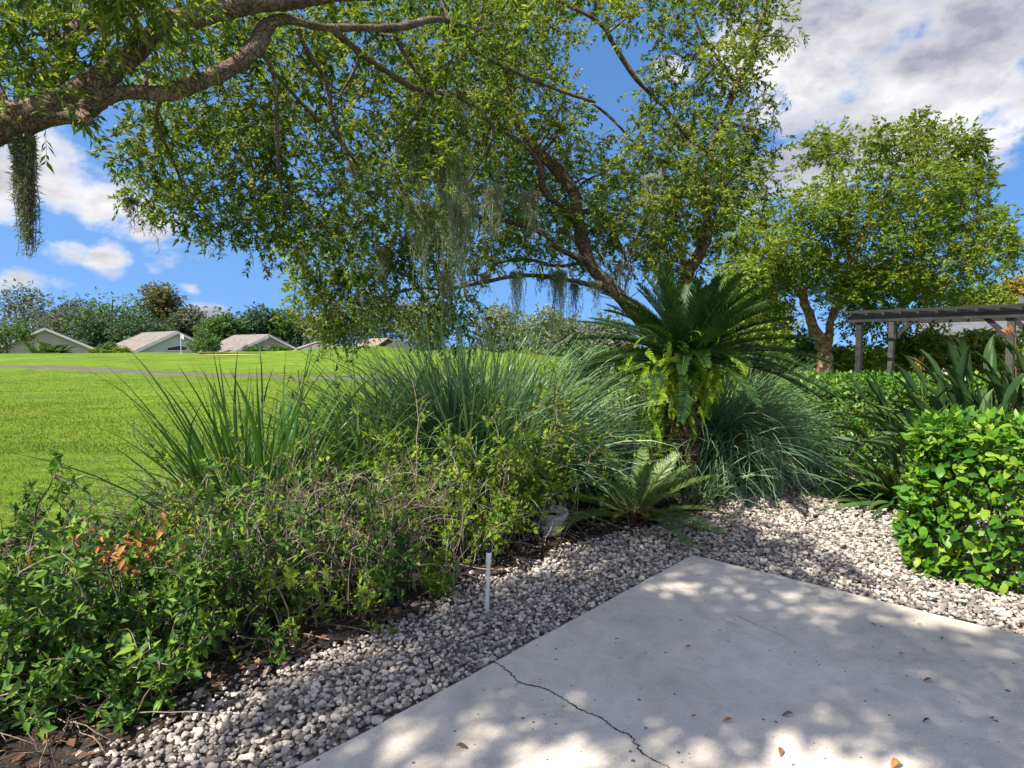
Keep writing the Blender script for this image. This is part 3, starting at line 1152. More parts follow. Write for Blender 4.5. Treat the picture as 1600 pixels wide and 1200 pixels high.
def house(label, peak_px, Y, half_w, depth, slope_px, wall_mat, roof_mat, yaw=0.0, gable='plain', eave=.5, hip=False):
    """gable-fronted bungalow; its ridge runs away from the camera"""
    pk = W(peak_px[0], peak_px[1], Y)
    rise = slope_px * Y / FPX
    zb = -1.6
    root = thing('bungalow', label, 'house', (pk[0], pk[1], zb), 'bungalows behind the golf green')
    c, s = math.cos(yaw), math.sin(yaw)
    ax = np.array([c, s, 0])
    ay = np.array([-s, c, 0])
    o = np.array([pk[0], pk[1], 0])
    zr = pk[2]
    ze = zr - rise
    f = lambda u, v, z: o + ax * u + ay * v + np.array([0, 0, z])
    # walls with gable
    V = [f(-half_w, 0, zb), f(half_w, 0, zb), f(half_w, 0, ze), f(0, 0, zr), f(-half_w, 0, ze),
         f(-half_w, depth, zb), f(half_w, depth, zb), f(half_w, depth, ze), f(0, depth, zr), f(-half_w, depth, ze)]
    t = [(0, 1, 2), (0, 2, 4), (4, 2, 3), (5, 7, 6), (5, 9, 7), (9, 8, 7)]
    q = [(1, 6, 7, 2), (0, 4, 9, 5)]
    MB().add(V, t=t, q=q).build('wall', wall_mat, root, smooth=False)
    th = .16
    k = rise / half_w
    e = eave
    front = -.55 if not hip else 0
    for sgn in (-1, 1):
        mb = MB()
        u1 = sgn * (half_w + e)
        z1 = zr - k * (half_w + e)
        fr = front
        vv = []
        for dz in (.02, .02 + th):
            hp = half_w * .55 if hip else fr
            vv += [f(0, hp if hip else fr, zr + dz), f(u1, fr, z1 + dz), f(u1, depth + .5, z1 + dz), f(0, depth + .5 - (half_w * .55 if hip else 0), zr + dz)]
        mb.add(vv, q=[(0, 1, 2, 3), (4, 7, 6, 5), (0, 4, 5, 1), (1, 5, 6, 2), (2, 6, 7, 3), (3, 7, 4, 0)])
        mb.build('roof_slope', roof_mat, root, smooth=False)
        # fascia board under the front edge
        if not hip:
            mb = MB()
            L_ = math.hypot(half_w + e, rise * (half_w + e) / half_w)
            dirv = nrm(f(u1, fr, z1) - f(0, fr, zr))
            mid_ = (f(u1, fr, z1) + f(0, fr, zr)) / 2 + np.array([0, 0, -.08]) - ay * .03
            mb.box(mid_, (L_, .05, .28), dirv, ay, np.cross(dirv, ay))
            mb.build('fascia_board', M['trim'], root, smooth=False)
    if gable == 'vent':
        fr_ = MB()
        w2 = 1.35
        z0 = zr - rise * .80
        h_ = .75
        vs = [f(-w2, -.06, z0), f(w2, -.06, z0), f(w2, -.06, z0 + h_ * .75), f(0.2, -.06, z0 + h_), f(-w2, -.06, z0 + h_ * .6)]
        fr_.add([v - ay * .02 for v in vs], t=[(0, 1, 2), (0, 2, 3), (0, 3, 4)])
        wn = fr_.build('gable_window', M['dark_glass'], root, smooth=False)
        ed = MB()
        for a, b in zip(vs, vs[1:] + vs[:1]):
            d = nrm(b - a)
            ed.box((a + b) / 2 - ay * .03, (np.linalg.norm(b - a) + .1, .08, .1), d, ay, np.cross(d, ay))
        ed.build('window_frame', M['trim'], wn, smooth=False)
        mb = MB().box(f(0, -.03, ze + .45), (half_w * 2 * .86, .05, .1), ax, ay)
        mb.build('trim_band', M['trim'], root, smooth=False)
    if gable == 'low':
        for u in (-.35, .35):
            m_ = MB().box(f(u * half_w * 1.2, -.04, ze - .9), (1.5, .08, 1.1), ax, ay)
            wn = m_.build('window', M['dark_glass'], root, smooth=False)
            MB().box(f(u * half_w * 1.2, -.07, ze - 1.52), (1.7, .14, .1), ax, ay).build('window_sill', M['trim'], wn, smooth=False)
    return root


house('grey gabled bungalow at far left with a palm shrub before it', (70, 513), 88, 7.6, 14, 42, M['wall_tan'], M['roof'], math.radians(35))
house('pale blue gabled bungalow with a dark window in its gable', (276, 519), 86, 6.4, 16, 36, M['wall_blue'], M['roof'], math.radians(46), 'vent')
house('light grey roofed bungalow between blue house and grassy mound', (419, 524), 84, 5.6, 10, 31, M['wall_tan'], M['roof'], math.radians(48), 'low')
house('low brown roof just showing above the bright green mound', (505, 535), 84, 6.0, 10, 24, M['wall_tan'], M['roof_tan'], math.radians(25), hip=True)
house('tan hipped roof behind the mound under the hanging branches', (622, 530), 80, 5.0, 10, 28, M['wall_tan'], M['roof_tan'], math.radians(38), hip=True)

# neighbour's roof behind the pergola
pr = W(1500, 488, 26)
house_r = thing('neighbour_house', 'weathered grey roof seen below the pergola beam', 'house', (pr[0], pr[1], 0))
_a = W(1425, 520, 24); _b = W(1640, 514, 22); _c = W(1660, 488, 28); _d = W(1445, 494, 30)
MB().add([_a, _b, _c, _d, _a + [0, 0, -.2], _b + [0, 0, -.2], _c + [0, 0, -.2], _d + [0, 0, -.2]],
         q=[(0, 1, 2, 3), (7, 6, 5, 4), (0, 4, 5, 1), (1, 5, 6, 2), (2, 6, 7, 3), (3, 7, 4, 0)]).build('roof', M['roof_grey'], house_r, smooth=False)
_dn = np.array([0, 0, 1.0])
mb = MB()
q4 = [_a * .985 + _c * .015, _b * .985 + _d * .015, _c * .985 + _a * .015, _d * .985 + _b * .015]
mb.add([*(np.array([p[0], p[1], -.1]) for p in q4), *(p + np.array([0, 0, -.21]) for p in q4)],
       q=[(0, 1, 5, 4), (1, 2, 6, 5), (2, 3, 7, 6), (3, 0, 4, 7)])
mb.build('wall', M['wall_tan'], house_r, smooth=False)
MB().box(W(1598, 484, 25.5), (.22, .22, 1.1)).build('flue_pipe', M['roof_grey'], house_r, smooth=False)

# ================================================================== pergola


def build_pergola():
    A = W(1344, 497, 15.4)
    z_top = A[2]
    A = np.array([A[0], A[1], 0])
    B = W(1582, 480, 12.9)
    B = np.array([B[0], B[1], 0])
    u = nrm(B - A)
    v = np.array([-u[1], u[0], 0])
    if v[1] < 0:
        v = -v
    span = 5.6
    depth = 1.75
    root = thing('pergola', 'dark painted wooden pergola with four posts beyond the hedges', 'pergola', A)
    post = .125
    Lb = np.linalg.norm(B - A)
    for k, (a, d, m) in enumerate(((0, 0, 'pergola'), (0, depth, 'pergola_lit'), (Lb, 0, 'pergola_lit'), (Lb, depth, 'pergola'), )):
        p = A + u * a + v * d
        h = z_top
        mb = MB().box(p + [0, 0, h / 2], (post, post, h), u, v)
        po = mb.build('post', M[m], root, smooth=False)
        # knee braces
        for s in ((-1,) if a else ((1,) if d else ())):
            q0 = p + np.array([0, 0, h - .5]) + u * s * post * .45
            q1 = p + np.array([0, 0, h - .05]) + u * s * .48
            d_ = nrm(q1 - q0)
            MB().box((q0 + q1) / 2, (np.linalg.norm(q1 - q0), .07, .1), d_, v, np.cross(d_, v)).build('brace', M['pergola'], po, smooth=False)
    for d, dz in ((-.1, 0.0), (depth + .1, 0.0)):
        for off in (0,):
            c = A + u * (Lb / 2 + .6) + v * d + np.array([0, 0, z_top - .03 + dz])
            MB().box(c, (Lb + 1.7, .05, .15), u, v).build('beam', M['pergola'], root, smooth=False)
    n = 13
    for i in range(n):
        c = A + u * (-.2 + i * (Lb + 1.5) / (n - 1)) + v * (depth / 2) + np.array([0, 0, z_top + .09])
        MB().box(c, (.045, depth + .16, .07), u, v).build('rafter', M['pergola'], root, smooth=False)
    for i in range(6):
        c = A + u * (Lb / 2 + .6) + v * (-.25 + i * (depth + .5) / 5) + np.array([0, 0, z_top + .15])
        MB().box(c, (Lb + 1.9, .05, .04), u, v).build('slat', M['pergola'], root, smooth=False)


build_pergola()

# ================================================================== trees


class Tree:
    def __init__(self, name, label, base, bark, leaf, seed, group=None, cat='tree'):
        self.root = thing(name, label, cat, base, group)
        self.bark = bark
        self.leaf = leaf
        self.rng = np.random.default_rng(seed)
        self.sk = []           # skeleton points
        self.skr = []
        self.br = MB()
        self.lv = MB()
        self.rscale = .74

    def limb(self, pts, name='limb', sides=12, knob=.08, n=None):
        """pts rows x,y,z,r"""
        pts = np.asarray(pts, float)
        n = n or len(pts) * 8
        c = crom(pts, n)
        p, r = c[:, :3], np.maximum(c[:, 3] * self.rscale, .004)
        L = np.concatenate([[0], np.cumsum(np.linalg.norm(np.diff(p, axis=0), axis=1))])
        p = p + (np.stack([vnoise(L, L * 0 + s, 2.2) for s in (1, 9, 17)], -1) - .5) * r[:, None] * .5
        mb = MB().tubes(p, r * (1 + knob * self.rng.normal(size=len(r)) * .6), sides)
        # burls
        v = mb.v[0]
        k = vnoise(v[:, 0] * 6 + v[:, 2] * 4, v[:, 1] * 6 - v[:, 2] * 5)
        cen = np.repeat(p, sides, axis=0)
        mb.v[0] = v + (v - cen) * (k - .5)[:, None] * .42
        mb.build(name, self.bark, self.root)
        self.sk.append(p)
        self.skr.append(r)

    def connect(self, c, r1=.006, lift=.15, back=.35, rmax=.026):
        """curved branch from the skeleton to point c"""
        S = np.concatenate(self.sk)
        R = np.concatenate(self.skr)
        d = np.linalg.norm(S - c, axis=1)
        i = int(np.argmin(d + back * np.maximum(0, S[:, 2] - c[2]) * 0 - R * 1.5))
        a = S[i]
        ra = min(R[i] * .62, rmax)
        ln = np.linalg.norm(c - a)
        n = max(5, int(ln / .14))
        t = np.linspace(0, 1, n)[:, None]
        mid = (a + c) / 2 + self.rng.normal(size=3) * ln * .13 + np.array([0, 0, lift * ln])
        p = (1 - t) ** 2 * a + 2 * t * (1 - t) * mid + t * t * c
        p[1:-1] += self.rng.normal(size=(n - 2, 3)) * ln * .018
        r = ra + (max(r1, ra * .25) - ra) * t[:, 0]
        self.br.tubes(p, r, 6, False)
        self.sk.append(p[1:])
        self.skr.append(r[1:])

    def foliage(self, C, R, ntw, nlf, tl, ll, lw, droop=.25, flat=.75, tmpl=RH, twig_r=.0025, sub=3):
        """leafy twigs filling a clump about each centre"""
        rng = self.rng
        C = np.asarray(C, float)
        order = []
        if self.sk:
            S = np.concatenate(self.sk)
            dd = np.array([np.linalg.norm(S - c, axis=1).min() for c in C])
            order = np.argsort(dd)
            for i in order:
                self.connect(C[i])
                for _ in range(sub):
                    e = C[i] + unit(rng, 1)[0] * R[i] * .75 * np.array([1, 1, flat])
                    a = C[i]
                    t = np.linspace(0, 1, 5)[:, None]
                    p = a + (e - a) * t + rng.normal(size=(5, 3)) * R[i] * .05
                    p[0] = a
                    self.br.tubes(p, np.linspace(.007, .003, 5), 5, False)
        n = len(C) * ntw
        ci = np.repeat(np.arange(len(C)), ntw)
        u = unit(rng, n)
        rad = rng.random(n) ** .45
        Rc = np.asarray(R)[ci]
        # uneven outline: squash per clump
        sq = rng.uniform(.7, 1.25, (len(C), 3))[ci]
        off = u * rad[:, None] * Rc[:, None] * sq * np.array([1, 1, flat])
        st = C[ci] + off
        D = nrm(u * .8 + rng.normal(size=(n, 3)) * .55 + np.array([0, 0, -droop]))
        tlen = tl * rng.uniform(.5, 1.3, n)
        t = np.linspace(0, 1, 3)
        path = st[:, None] + D[:, None] * (tlen[:, None] * t)[..., None]
        path[..., 2] -= (tlen[:, None] * t * t) * droop * .8
        if twig_r:
            self.br.tubes(path, np.broadcast_to(np.linspace(twig_r, twig_r * .5, 3), (n, 3)), 3, False)
        # leaves along the twigs
        k = nlf
        tt = ((np.arange(k) + .6)[None] / k) ** .55 + rng.normal(size=(n, k)) * .05
        tt = np.clip(tt, .05, 1)
        pos = st[:, None] + D[:, None] * (tlen[:, None] * tt)[..., None]
        pos[..., 2] -= tlen[:, None] * tt * tt * droop * .8
        side = nrm(np.cross(D, np.array([0, 0, 1.]) + rng.normal(size=(n, 3)) * .3))
        alt = np.where(np.arange(k) % 2 == 0, 1, -1)[None, :, None]
        ld = nrm(D[:, None] * .75 + side[:, None] * alt * .8 + rng.normal(size=(n, k, 3)) * .35 + np.array([0, 0, -droop * .6]))
        nn = nrm(np.array([0, 0, 1.]) + rng.normal(size=(n, k, 3)) * .55)
        L = ll * rng.uniform(.6, 1.25, n * k)
        self.lv.leaves(tmpl, pos.reshape(-1, 3), ld.reshape(-1, 3), nn.reshape(-1, 3), L, lw * L / ll * rng.uniform(.8, 1.2, n * k))

    def finish(self):
        if self.br.n:
            self.br.build('branches', self.bark, self.root, kind='stuff')
        if self.lv.n:
            self.lv.build('crown', self.leaf, self.root, kind='stuff')
        return self.root


def poly_clumps(rng, poly, Yr, n, sep, holes=(), rr=(.35, .55)):
    """clump centres dart-thrown over a region of the view at real depths"""
    p = np.array(poly, float)
    lo, hi = p.min(0), p.max(0)
    pts = []
    tries = 0
    while len(pts) < n and tries < n * 60:
        tries += 1
        c = rng.uniform(lo, hi)
        if not in_poly(c[None], poly)[0]:
            continue
        if any((c[0] - h[0]) ** 2 + (c[1] - h[1]) ** 2 < h[2] ** 2 for h in holes):
            continue
        if any((c[0] - q[0]) ** 2 + (c[1] - q[1]) ** 2 < sep ** 2 for q in pts):
            continue
        pts.append(c)
    C = np.array([W(c[0], c[1], rng.uniform(*Yr)) for c in pts])
    R = rng.uniform(rr[0], rr[1], len(C))
    return C, R


def WR(px, py, Y, wpx):
    p = W(px, py, Y)
    return [p[0], p[1], p[2], wpx / 2 * Y / FPX]


# ------------------------------ the near tree whose limbs reach in from the left
def near_tree():
    base = np.array([-4.35, 3.3, -.05])
    T = Tree('overhanging_tree', 'thick barked tree whose bent limbs reach in at upper left', base, M['bark_near'], M['leaf_near'], 41)
    T.limb([[-4.35, 3.3, -.15, .34], [-4.33, 3.32, .5, .27], [-4.25, 3.4, 1.3, .24], [-3.95, 3.6, 2.2, .22], WR(-80, 225, 4.0, 84), WR(0, 195, 4.1, 70),
            WR(70, 168, 4.15, 54), WR(130, 142, 4.2, 48), WR(180, 108, 4.3, 45), WR(225, 66, 4.4, 43), WR(280, 35, 4.5, 40), WR(360, 16, 4.7, 38), WR(440, 2, 4.9, 32), WR(520, -8, 5.1, 27), WR(620, -10, 5.4, 20)], 'trunk', 18, n=150)
    T.limb([WR(60, 184, 4.15, 38), WR(120, 174, 4.18, 38), WR(160, 152, 4.25, 36), WR(210, 145, 4.35, 29), WR(265, 146, 4.45, 30), WR(320, 125, 4.55, 31), WR(370, 98, 4.7, 33), WR(402, 70, 4.8, 34),
            WR(418, 40, 4.9, 32), WR(445, 30, 5.0, 20), WR(500, 42, 5.2, 14), WR(560, 45, 5.5, 15), WR(620, 43, 5.8, 15), WR(680, 30, 6.1, 13), WR(720, 40, 6.4, 10), WR(780, 60, 6.8, 7)], 'limb', 14)
    # stub of a cut limb
    T.limb([WR(100, 170, 4.18, 44), WR(122, 178, 4.12, 34), WR(138, 187, 4.06, 20)], 'limb', 10)
    # parallel limb in the upper left corner
    T.limb([WR(60, 165, 4.4, 30), WR(85, 140, 4.5, 30), WR(98, 100, 4.6, 30), WR(115, 55, 4.7, 30), WR(160, 30, 4.8, 26), WR(240, -10, 5.0, 22), WR(330, -50, 5.3, 16)], 'limb', 12)
    for pts in ([(405, 75, 4.85, 12), (425, 110, 5.0, 11), (432, 160, 5.1, 9), (433, 220, 5.2, 8), (440, 300, 5.3, 6), (452, 350, 5.4, 3)],
                [(465, 45, 5.1, 11), (480, 80, 5.3, 10), (508, 125, 5.5, 9), (518, 175, 5.6, 8), (535, 225, 5.8, 6), (560, 290, 6.0, 4)],
                [(525, 50, 5.3, 14), (545, 68, 5.6, 13), (600, 110, 6.0, 13), (660, 142, 6.4, 12), (715, 150, 6.8, 10), (760, 185, 7.2, 9), (770, 205, 7.3, 7), (758, 240, 7.4, 6), (725, 300, 7.6, 4)],
                [(615, 55, 5.9, 10), (645, 105, 6.1, 8), (663, 130, 6.2, 8), (660, 165, 6.3, 7), (635, 200, 6.4, 6), (600, 240, 6.6, 4)],
                [(545, 68, 5.6, 9), (560, 90, 5.7, 8), (548, 120, 5.8, 6), (530, 150, 5.9, 4)],
                [(700, 38, 6.3, 10), (740, 80, 6.7, 9), (800, 110, 7.2, 8), (870, 140, 7.6, 7), (930, 160, 8.0, 6)],
                [(425, 110, 5.0, 8), (470, 160, 5.6, 7), (520, 210, 6.0, 6), (560, 260, 6.3, 4)],
                [(250, 155, 4.5, 10), (245, 190, 5.0, 8), (270, 250, 5.6, 6), (285, 290, 6.0, 4)],
                [(230, 140, 4.4, 8), (225, 100, 4.7, 6), (215, 60, 5.0, 5)]):
        T.limb([WR(*a) for a in pts], 'limb', 8)
    rng = T.rng
    # upper left corner: close, large-leaved sprays
    C, R = poly_clumps(rng, [(-80, -120), (330, -120), (300, 20), (190, 60), (150, 90), (90, 150), (-60, 170)], (3.7, 4.9), 26, 48, (), (.22, .34))
    T.foliage(C, R, 44, 10, .2, .085, .024, .3, sub=2)
    # left hanging fringe
    C, R = poly_clumps(rng, [(195, 170), (420, 140), (450, 330), (430, 390), (350, 360), (270, 320), (205, 300), (180, 230)], (5.6, 7.4), 46, 29, ((205, 190, 30),), (.16, .32))
    T.foliage(C, R, 30, 17, .18, .056, .023, .3, sub=2)
    C, R = poly_clumps(rng, [(235, 60), (400, 20), (400, 60), (330, 110), (250, 140)], (5.2, 6.6), 9, 40, ((290, 45, 26), (310, 140, 20)), (.25, .36))
    T.foliage(C, R, 46, 12, .22, .06, .026, .3)
    # middle canopy
    C, R = poly_clumps(rng, [(400, -20), (800, -30), (860, 60), (800, 130), (700, 240), (600, 330), (470, 400), (420, 330), (400, 150)], (5.8, 8.4), 120, 30, ((560, 140, 14), (720, 110, 18)), (.16, .34))
    T.foliage(C, R, 28, 18, .18, .058, .023, .25, sub=2)
    # crown above and behind the viewer, shading the patio
    n = 108
    k_ = 1 / math.tan(math.radians(SUN_EL))
    so = -nrm(SUN_FROM) * k_
    tgt = np.column_stack([rng.uniform(-1.3, 3.3, n), rng.uniform(.6, 5.2, n)])
    # open to the sun: the near edge of the slab and the hedge
    lit = (((tgt[:, 0] - .2) / 1.3) ** 2 + ((tgt[:, 1] - 2.1) / .52) ** 2 < 1) | (((tgt[:, 0] - 3.2) / 1.3) ** 2 + ((tgt[:, 1] - 4.3) / 1.2) ** 2 < 1) | (((tgt[:, 0] - 1.7) / .5) ** 2 + ((tgt[:, 1] - 2.35) / .4) ** 2 < 1) | (((tgt[:, 0] - 1.35) / .36) ** 2 + ((tgt[:, 1] - 4.0) / .32) ** 2 < 1)
    e_ = np.column_stack([(tgt - PC[:2]) @ np.array([dl[1], -dl[0]]), (tgt - PC[:2]) @ np.array([-dr[1], dr[0]])])
    e_ = e_ * np.sign(e_[np.argmin(np.abs(tgt - np.array([1.2, 2.0])).sum(1))])
    tgt = tgt[~lit & (e_[:, 0] > -.35) & (e_[:, 1] > -.9)]
    hz = rng.uniform(5.2, 8.2, len(tgt))
    C = np.column_stack([tgt - so[None] * hz[:, None], hz])
    d = np.array([0, 0, CAM_H])
    v = C - d
    keep = ~((v[:, 1] > .3) & (v[:, 2] / np.maximum(v[:, 1], .1) < .82))
    C = C[keep]
    R = rng.uniform(.42, .66, len(C))
    T.foliage(C, R, 80, 9, .3, .12, .05, .3, tmpl=RH, sub=2, twig_r=0)
    T.finish()


near_tree()


# ------------------------------ the two-stemmed tree behind the palm
def main_tree():
    b = G(1030, 700)
    base = np.array([W(1035, 600, 9.2)[0], 9.2, -.05])
    T = Tree('moss_draped_tree', 'leaning two stemmed tree with arching branches behind the large palm', base, M['bark_main'], M['leaf_main'], 52)
    T.rscale = .72
    T.limb([[base[0], base[1], -.1, .22], WR(1032, 560, 9.2, 38), WR(1005, 500, 9.2, 34), WR(970, 468, 9.2, 31), WR(935, 432, 9.2, 29), WR(915, 395, 9.2, 27), WR(905, 350, 9.2, 26), WR(898, 305, 9.2, 25), WR(870, 265, 9.2, 24),
            WR(838, 235, 9.2, 22), WR(812, 200, 9.2, 19), WR(797, 165, 9.2, 16), WR(793, 110, 9.2, 13), WR(790, 60, 9.2, 11), WR(780, 0, 9.2, 8), WR(770, -60, 9.2, 5)], 'trunk', 14)
    T.limb([[base[0] + .1, base[1] + .1, -.1, .18], WR(1045, 540, 9.4, 30), WR(1062, 470, 9.6, 28), WR(1075, 425, 9.7, 28), WR(1097, 388, 9.7, 26), WR(1106, 345, 9.7, 22), WR(1098, 300, 9.7, 19),
            WR(1108, 255, 9.7, 15), WR(1122, 205, 9.7, 13), WR(1140, 160, 9.7, 12), WR(1160, 110, 9.7, 11), WR(1178, 60, 9.7, 9), WR(1195, 10, 9.7, 7), WR(1205, -60, 9.7, 5)], 'trunk', 12)
    for pts in ([(903, 345, 9.2, 17), (880, 325, 9.0, 14), (850, 300, 8.9, 12), (845, 262, 8.9, 12), (828, 235, 8.8, 11), (790, 205, 8.7, 10), (760, 165, 8.5, 9), (725, 115, 8.4, 8), (690, 85, 8.3, 6)],
                [(925, 412, 9.2, 17), (895, 400, 9.0, 14), (868, 385, 8.9, 12), (850, 365, 8.9, 11), (800, 348, 8.8, 10), (760, 340, 8.7, 9), (700, 335, 8.6, 7), (640, 350, 8.6, 5)],
                [(955, 455, 9.2, 14), (920, 445, 9.1, 12), (880, 437, 9.0, 10), (820, 430, 8.9, 10), (760, 440, 8.8, 8), (700, 452, 8.8, 6), (640, 452, 8.8, 5), (580, 478, 8.8, 3)],
                [(930, 420, 9.2, 12), (905, 412, 9.4, 10), (870, 416, 9.6, 8), (820, 405, 9.8, 7), (770, 412, 9.9, 5)],
                [(800, 205, 9.1, 9), (770, 198, 9.0, 9), (720, 196, 8.9, 8), (700, 195, 8.8, 6)],
                [(780, 230, 9, 8), (740, 220, 8.9, 7), (700, 195, 8.8, 6), (660, 190, 8.7, 4)],
                [(905, 350, 9.2, 14), (915, 330, 9.3, 12), (950, 345, 9.5, 9), (975, 400, 9.6, 6), (985, 430, 9.6, 4)],
                [(1112, 240, 9.7, 9), (1075, 215, 9.6, 8), (1040, 170, 9.4, 8), (1000, 130, 9.2, 9), (965, 80, 9.0, 9), (940, 40, 8.8, 9), (900, 15, 8.6, 8), (850, -10, 8.4, 7)],
                [(1095, 290, 9.7, 9), (1060, 260, 9.7, 8), (1010, 240, 9.6, 7), (950, 180, 9.5, 6), (900, 145, 9.4, 5)],
                [(1150, 130, 9.7, 7), (1120, 90, 9.6, 6), (1090, 40, 9.5, 5), (1080, 0, 9.5, 4)],
                [(1104, 330, 9.7, 9), (1125, 300, 9.9, 7), (1150, 270, 10.0, 5), (1170, 240, 10, 4)],
                [(838, 232, 9.2, 9), (860, 200, 9.3, 7), (880, 160, 9.4, 5)]):
        T.limb([WR(*a) for a in pts], 'limb', 8)
    rng = T.rng
    holes = ((925, 90, 62), (985, 110, 40), (960, 175, 44), (1010, 55, 30), (880, 190, 16), (1058, 100, 26), (980, 235, 22), (1170, 250, 20), (820, 60, 20))
    poly = [(640, 120), (760, -30), (1000, -40), (1190, -40), (1215, 20), (1190, 120), (1180, 220), (1165, 300), (1120, 330), (1120, 260), (1040, 330), (1030, 420), (960, 410), (870, 400), (760, 410), (660, 400), (600, 330)]
    C, R = poly_clumps(rng, poly, (8.0, 10.8), 175, 25, holes, (.17, .36))
    T.foliage(C, R, 32, 18, .2, .064, .025, .2, sub=2)
    # deeper layer of the crown behind the stems
    poly = [(700, 200), (800, 150), (850, 240), (960, 260), (1060, 210), (1150, 180), (1165, 300), (1120, 350), (1060, 400), (960, 420), (860, 400), (760, 400), (690, 380)]
    C, R = poly_clumps(rng, poly, (10.6, 12.4), 70, 27, ((960, 215, 26),), (.26, .46))
    T.foliage(C, R, 30, 18, .24, .07, .028, .2, sub=2)
    # sunlit lower left boughs drooping towards the lawn
    poly = [(450, 350), (560, 320), (680, 330), (700, 420), (640, 440), (570, 470), (530, 500), (500, 490), (460, 440)]
    C, R = poly_clumps(rng, poly, (8.2, 9.6), 32, 30, ((640, 455, 22),), (.26, .4))
    T.foliage(C, R, 27, 17, .24, .068, .028, .4)
    poly = [(470, 400), (560, 390), (640, 400), (660, 470), (600, 480), (545, 520), (505, 515), (470, 470)]
    C, R = poly_clumps(rng, poly, (8.4, 9.4), 13, 28, ((650, 450, 20),), (.2, .34))
    T.foliage(C, R, 26, 15, .24, .066, .028, .5)
    poly = [(650, 440), (740, 430), (745, 500), (720, 535), (670, 530), (645, 490)]
    C, R = poly_clumps(rng, poly, (9.2, 10.4), 10, 28, (), (.22, .34))
    T.foliage(C, R, 28, 15, .24, .07, .03, .45)
    # right column of leaves about the second stem
    poly = [(1000, 330), (1060, 290), (1170, 250), (1190, 190), (1160, 350), (1090, 420), (1020, 430)]
    C, R = poly_clumps(rng, poly, (9.0, 10.6), 16, 30, (), (.3, .45))
    T.foliage(C, R, 38, 18, .25, .072, .03, .2)
    # thin trailing sprays on the outline
    for a, b in (((1190, 40), (1235, 60)), ((1185, 110), (1205, 150)), ((1170, 220), (1210, 190)), ((1180, 260), (1195, 290)), ((1220, 5), (1240, 40)), ((515, 500), (515, 530)), ((460, 470), (440, 495))):
        C = np.array([W(b[0], b[1], 9.4)])
        T.foliage(C, [.16], 9, 8, .2, .075, .022, .5, sub=1)
    T.finish()
    # dead pale twigs in front of the stem
    D = thing('dead_sapling', 'bare pale grey sapling twigs beside the leaning trunk', 'sapling', W(975, 470, 8.7))
    mb = MB()
    r = np.random.default_rng(3)
    for k in range(16):
        a = W(975 + r.normal() * 5, 470, 8.7)
        e = W(965 + r.normal() * 34, 370 + r.random() * 50, 8.7 + r.normal() * .2)
        p = crom([a, (a + e) / 2 + r.normal(size=3) * .08, e], 8)
        mb.tubes(p, np.linspace(.008, .002, 8), 5, False)
        for j in range(3):
            s = p[3 + j]
            e2 = s + (e - a) * .3 + r.normal(size=3) * .12
            mb.tubes(np.array([s, (s + e2) / 2 + r.normal(size=3) * .02, e2]), np.array([.004, .003, .0015]), 4, False)
    mb.build('twigs', M['twig_dry'], D, kind='stuff')


main_tree()


